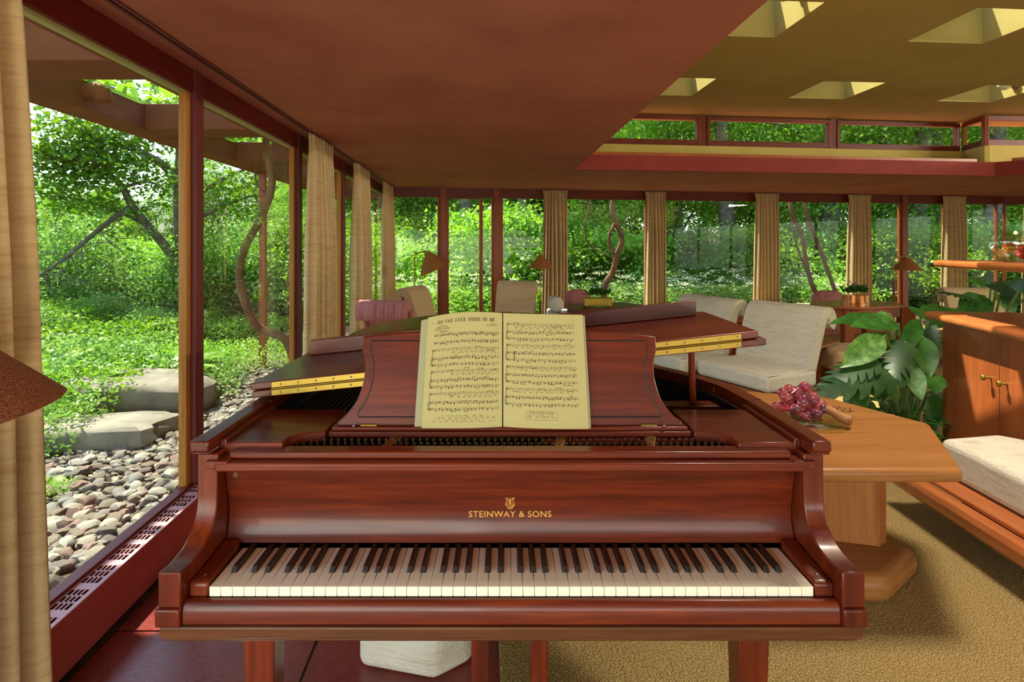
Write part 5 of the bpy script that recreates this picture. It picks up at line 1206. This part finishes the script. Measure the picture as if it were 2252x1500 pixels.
# flowering undergrowth
ug = []
for i in range(3):
    rng = np.random.default_rng(120+i); n = 3000; C = np.stack([rng.uniform(-0.9,0.9,n), rng.uniform(-0.9,0.9,n), rng.uniform(0,1,n)**0.8*0.6], axis=1)
    fo = cloud('undergrowth', C, 0.06, M[('leafA','leafC','leafD')[i]], 130+i, 0.6, 0.3)
    cen = np.stack([rng.uniform(-0.9,0.9,26), rng.uniform(-0.9,0.9,26), rng.uniform(0.5,0.85,26)], axis=1)
    Bc = np.concatenate([c+rng.normal(size=(16,3))*np.array([0.045,0.045,0.012]) for c in cen]); ug.append((fo, cloud('blossoms', Bc, 0.03, M['blossom'], 140+i, 1.0, 0.5)))
def undergrowth(x, y, s, bloom, label):
    v = rf.randrange(3); r = root('undergrowth', (x,y,gz_(x,y)+0.02), rf.uniform(0,6.28), label, 'undergrowth', 'undergrowth outside', 'stuff'); r.scale = (s,s,s)
    link('foliage', ug[v][0], r)
    if bloom: link('blossoms', ug[v][1], r)
for k in range(34):
    x = -2.5+k*0.52; undergrowth(x, 10.3+0.155*x+rf.uniform(0.1,1.9), rf.uniform(0.85,1.1), True, 'pale flowering undergrowth just outside the back windows')
for k in range(46):
    y = rf.uniform(3.4,10); kk = rf.uniform(-0.95,-0.34); x = kk*y
    if x > -3.1+SK*y: continue
    undergrowth(x, y, rf.uniform(0.5,0.85), y > 8.8, 'green undergrowth beyond the gravel outside the left windows')
for x, y, s in ((-3.5,4.4,0.45),(-2.9,5.3,0.5),(-3.3,5.9,0.5),(-3.6,3.3,0.4),(-2.55,3.1,0.16),(-3.2,3.4,0.22),(-3.0,2.7,0.15),(-2.9,6.4,0.5)): undergrowth(x, y, s, False, 'green undergrowth beyond the gravel outside the left windows')
# large-leaved plant by the ledges
hp = root('hosta_plant', (-3.05,5.2,0.05), label='large-leaved green plant above the rock ledges outside', cat='plant')
rh = random.Random(4)
for k in range(22):
    a = rh.uniform(0,6.28); b_ = Vector((-3.05+0.1*math.cos(a), 5.2+0.1*math.sin(a), 0.25)); t = b_+Vector((math.cos(a)*rh.uniform(0.25,0.5), math.sin(a)*rh.uniform(0.25,0.45), rh.uniform(0.0,0.3)))
    broad_leaf(b_, t, rh.uniform(0.06,0.10), (0,0,1), 0.3, 6).build('leaf', M['leafA'], hp, smooth=True, angle=1.2)
# ---- the spreading tree outside the left glass
bt3 = P(404,640,9.2); bt3.z = gz_(bt3.x, bt3.y)
big = root('oak_tree', (bt3.x,bt3.y,bt3.z), label='spreading grey-barked tree with crooked limbs outside the largest left window', cat='tree')
def limb(pts, r0, r1, nm='branch'):
    p = catmull([P(a,b_,c) for a,b_,c in pts], 5); n = len(p); MB().tube(p, [r0+(r1-r0)*i/(n-1) for i in range(n)], 8).build(nm, M['bark'], big, smooth=True); return p
tips = []
trunk = MB().tube(catmull([Vector((bt3.x,bt3.y,bt3.z-0.2)), P(404,600,9.2), P(398,480,9.2), P(399,380,9.2), P(404,280,9.3), P(410,150,9.3)],5), [0.14]*6+[0.115]*10+[0.10]*10, 10).build('trunk', M['bark'], big, smooth=True)
L1 = limb([(396,585,9.2),(362,540,9.0),(328,500,8.8),(290,452,8.6),(268,410,8.5),(232,380,8.4),(190,372,8.3)], 0.085, 0.03)
L2 = limb([(398,425,9.2),(368,372,9.0),(330,345,8.8),(290,326,8.6),(235,310,8.4),(185,292,8.2),(140,262,8.1)], 0.075, 0.02)
L3 = limb([(290,452,8.6),(248,482,8.4),(205,515,8.2),(150,562,8.0),(95,600,7.9),(62,618,7.8)], 0.045, 0.012)
L4 = limb([(402,500,9.2),(440,478,9.0),(500,448,8.7),(562,428,8.5)], 0.06, 0.015)
L5 = limb([(402,440,9.2),(450,418,8.9),(495,392,8.7),(530,376,8.6),(600,340,8.5)], 0.05, 0.014)
L6 = limb([(270,412,8.5),(330,400,8.4),(385,435,8.3)], 0.03, 0.01); L7 = limb([(330,500,8.8),(270,470,8.6),(180,440,8.3),(110,430,8.2)], 0.03, 0.01)
L8 = limb([(235,310,8.4),(180,340,8.2),(120,350,8.1),(70,330,8.0)], 0.025, 0.008); L9 = limb([(404,330,9.2),(350,260,9.0),(290,210,8.8),(200,180,8.6)], 0.05, 0.015)
rb = np.random.default_rng(5); C = []
def along(p, a, b_, n, sp, num):
    for _ in range(num):
        q = p[int(len(p)*rb.uniform(a,b_)) % len(p)]; c = np.array(q)+rb.normal(size=3)*sp*np.array([1,0.8,0.7]); C.append(c+rb.normal(size=(n,3))*np.array([0.16,0.16,0.08]))
along(L2,0.25,1.0,40,0.30,46); along(L8,0.2,1.0,40,0.24,38); along(L1,0.65,1.0,36,0.24,24); along(L7,0.3,1.0,36,0.22,26); along(L6,0.3,1.0,26,0.2,10); along(L9,0.3,1,40,0.36,40); along(L5,0.4,1,30,0.3,30); along(L4,0.5,1,26,0.25,12)
link('crown', cloud('crown', np.concatenate(C)-np.array(bt3), 0.075, M['leafB'], 7), big)
rtw = random.Random(8)
mb = MB()
for L in (L1,L2,L3,L3,L4,L7,L8,L3):
    for _ in range(9):
        b_ = L[int(len(L)*rtw.uniform(0.3,0.98))]; e = b_+Vector((rtw.uniform(-.5,.5),rtw.uniform(-.2,.2),rtw.uniform(-.45,.25))); mb.tube(catmull([b_, b_.lerp(e,0.5)+Vector((rtw.uniform(-.1,.1),0,rtw.uniform(-.1,.1))), e],3), 0.007, 5)
mb.build('twigs', M['bark'], big)['kind'] = 'stuff'
# ---- climbing vines
def vine(paths, label, mat='bark2'):
    pp_ = catmull([P(*q) for q in paths[0][0]], 6); r = root('climbing_vine', tuple(pp_[-1]), label=label, cat='vine')
    for pts, r0, r1 in paths:
        p = catmull([P(*q) for q in pts], 6); n = len(p); MB().tube(p, [r0+(r1-r0)*i/(n-1) for i in range(n)], 8).build('stem', M[mat], r, smooth=True)
vine([([(588,290,4.75),(585,330,4.8),(598,385,4.85),(592,435,4.9),(568,490,4.95),(541,540,5.0),(527,590,5.0),(531,640,5.0),(549,690,5.05),(570,722,5.1),(600,733,5.15),(628,748,5.2),(645,790,5.25)], 0.032, 0.040), ([(580,320,4.8),(562,370,4.85),(566,405,4.9),(590,430,4.9),(612,442,4.95)], 0.006, 0.004)], 'thick bare vine curving outside the second left window')
vine([([(1352,425,10.2),(1346,462,10.2),(1358,495,10.2),(1368,528,10.2),(1357,560,10.2),(1347,600,10.2),(1330,632,10.2),(1325,720,10.2)], 0.045, 0.06), ([(1356,485,10.2),(1341,515,10.2),(1342,545,10.2),(1355,562,10.2)], 0.03, 0.03), ([(1300,430,10.2),(1286,500,10.2),(1300,540,10.2),(1350,570,10.2)], 0.012, 0.01)], 'twisted vine outside the back window above the brass planter')
vine([([(1735,425,10.7),(1742,470,10.7),(1764,520,10.7),(1772,575,10.7),(1792,640,10.7),(1830,680,10.7)], 0.04, 0.045), ([(1764,425,10.7),(1780,490,10.7),(1802,545,10.7),(1838,645,10.7),(1850,690,10.7)], 0.035, 0.04), ([(1742,480,10.7),(1752,540,10.7),(1790,640,10.7),(1800,690,10.7)], 0.02, 0.02)], 'pair of leaning vine stems outside the window left of the copper planter')
# solid trunks standing in the woods
for px, Y, r_, lb in ((1602,15.5,0.24,'grey tree trunk seen between the second and third back curtains'), (1830,14.0,0.20,'pale sunlit tree trunk just left of the fourth back curtain'), (2012,14.5,0.26,'broad dark tree trunk right of the wooden window post'), (2060,16.5,0.25,'tree trunk beside the fifth back curtain'), (1142,14.0,0.13,'slim leaning trunk seen through the glazed doors'), (1030,15.0,0.17,'dark trunk seen through the left glazed door'), (1480,17.0,0.25,'dark trunk right of the second back curtain'), (1935,15.0,0.13,'thin grey trunk right of the copper planter'), (1790,18.0,0.22,'distant trunk between the leaning vines'), (2180,15.0,0.22,'trunk near the right corner of the back windows')):
    x = (px-CX)/F*Y; r = root('bare_trunk_tree', (x,Y,gz_(x,Y)), label=lb, cat='tree'); ln = random.Random(px).uniform(-0.5,0.5)
    z0 = gz_(x,Y); MB().tube(catmull([(x+ln*0.2,Y,z0-0.1),(x,Y,z0+1.5),(x-ln*0.5,Y,z0+4),(x-ln*1.2,Y,z0+9)],5), [r_*(1.1-0.03*k) for k in range(16)], 10).build('trunk', M['bark'], r, smooth=True)
    rng = np.random.default_rng(px); C = ell_clusters(rng, 40, 60, 1.7, 1.6, z0+8.2, 0.4); C[:,0] += x-ln; C[:,1] += Y
    link('crown', cloud('crown', C-np.array((x,Y,gz_(x,Y))), 0.15, M['leafB'], px), r)
# vine foliage resting on the pergola
rng = np.random.default_rng(77); C = []
for _ in range(60):
    y = rng.uniform(2.2,8.5); d = rng.uniform(1.55,2.5); C.append(np.array([-d+SK*y, y, 2.50])+rng.normal(size=(40,3))*np.array([0.12,0.14,0.05]))
o = link('pergola_vine', cloud('pergola_vine', np.concatenate(C), 0.09, M['leafC'], 9)); tag(o, 'sunlit vine leaves lying over the open pergola bays', 'vine')
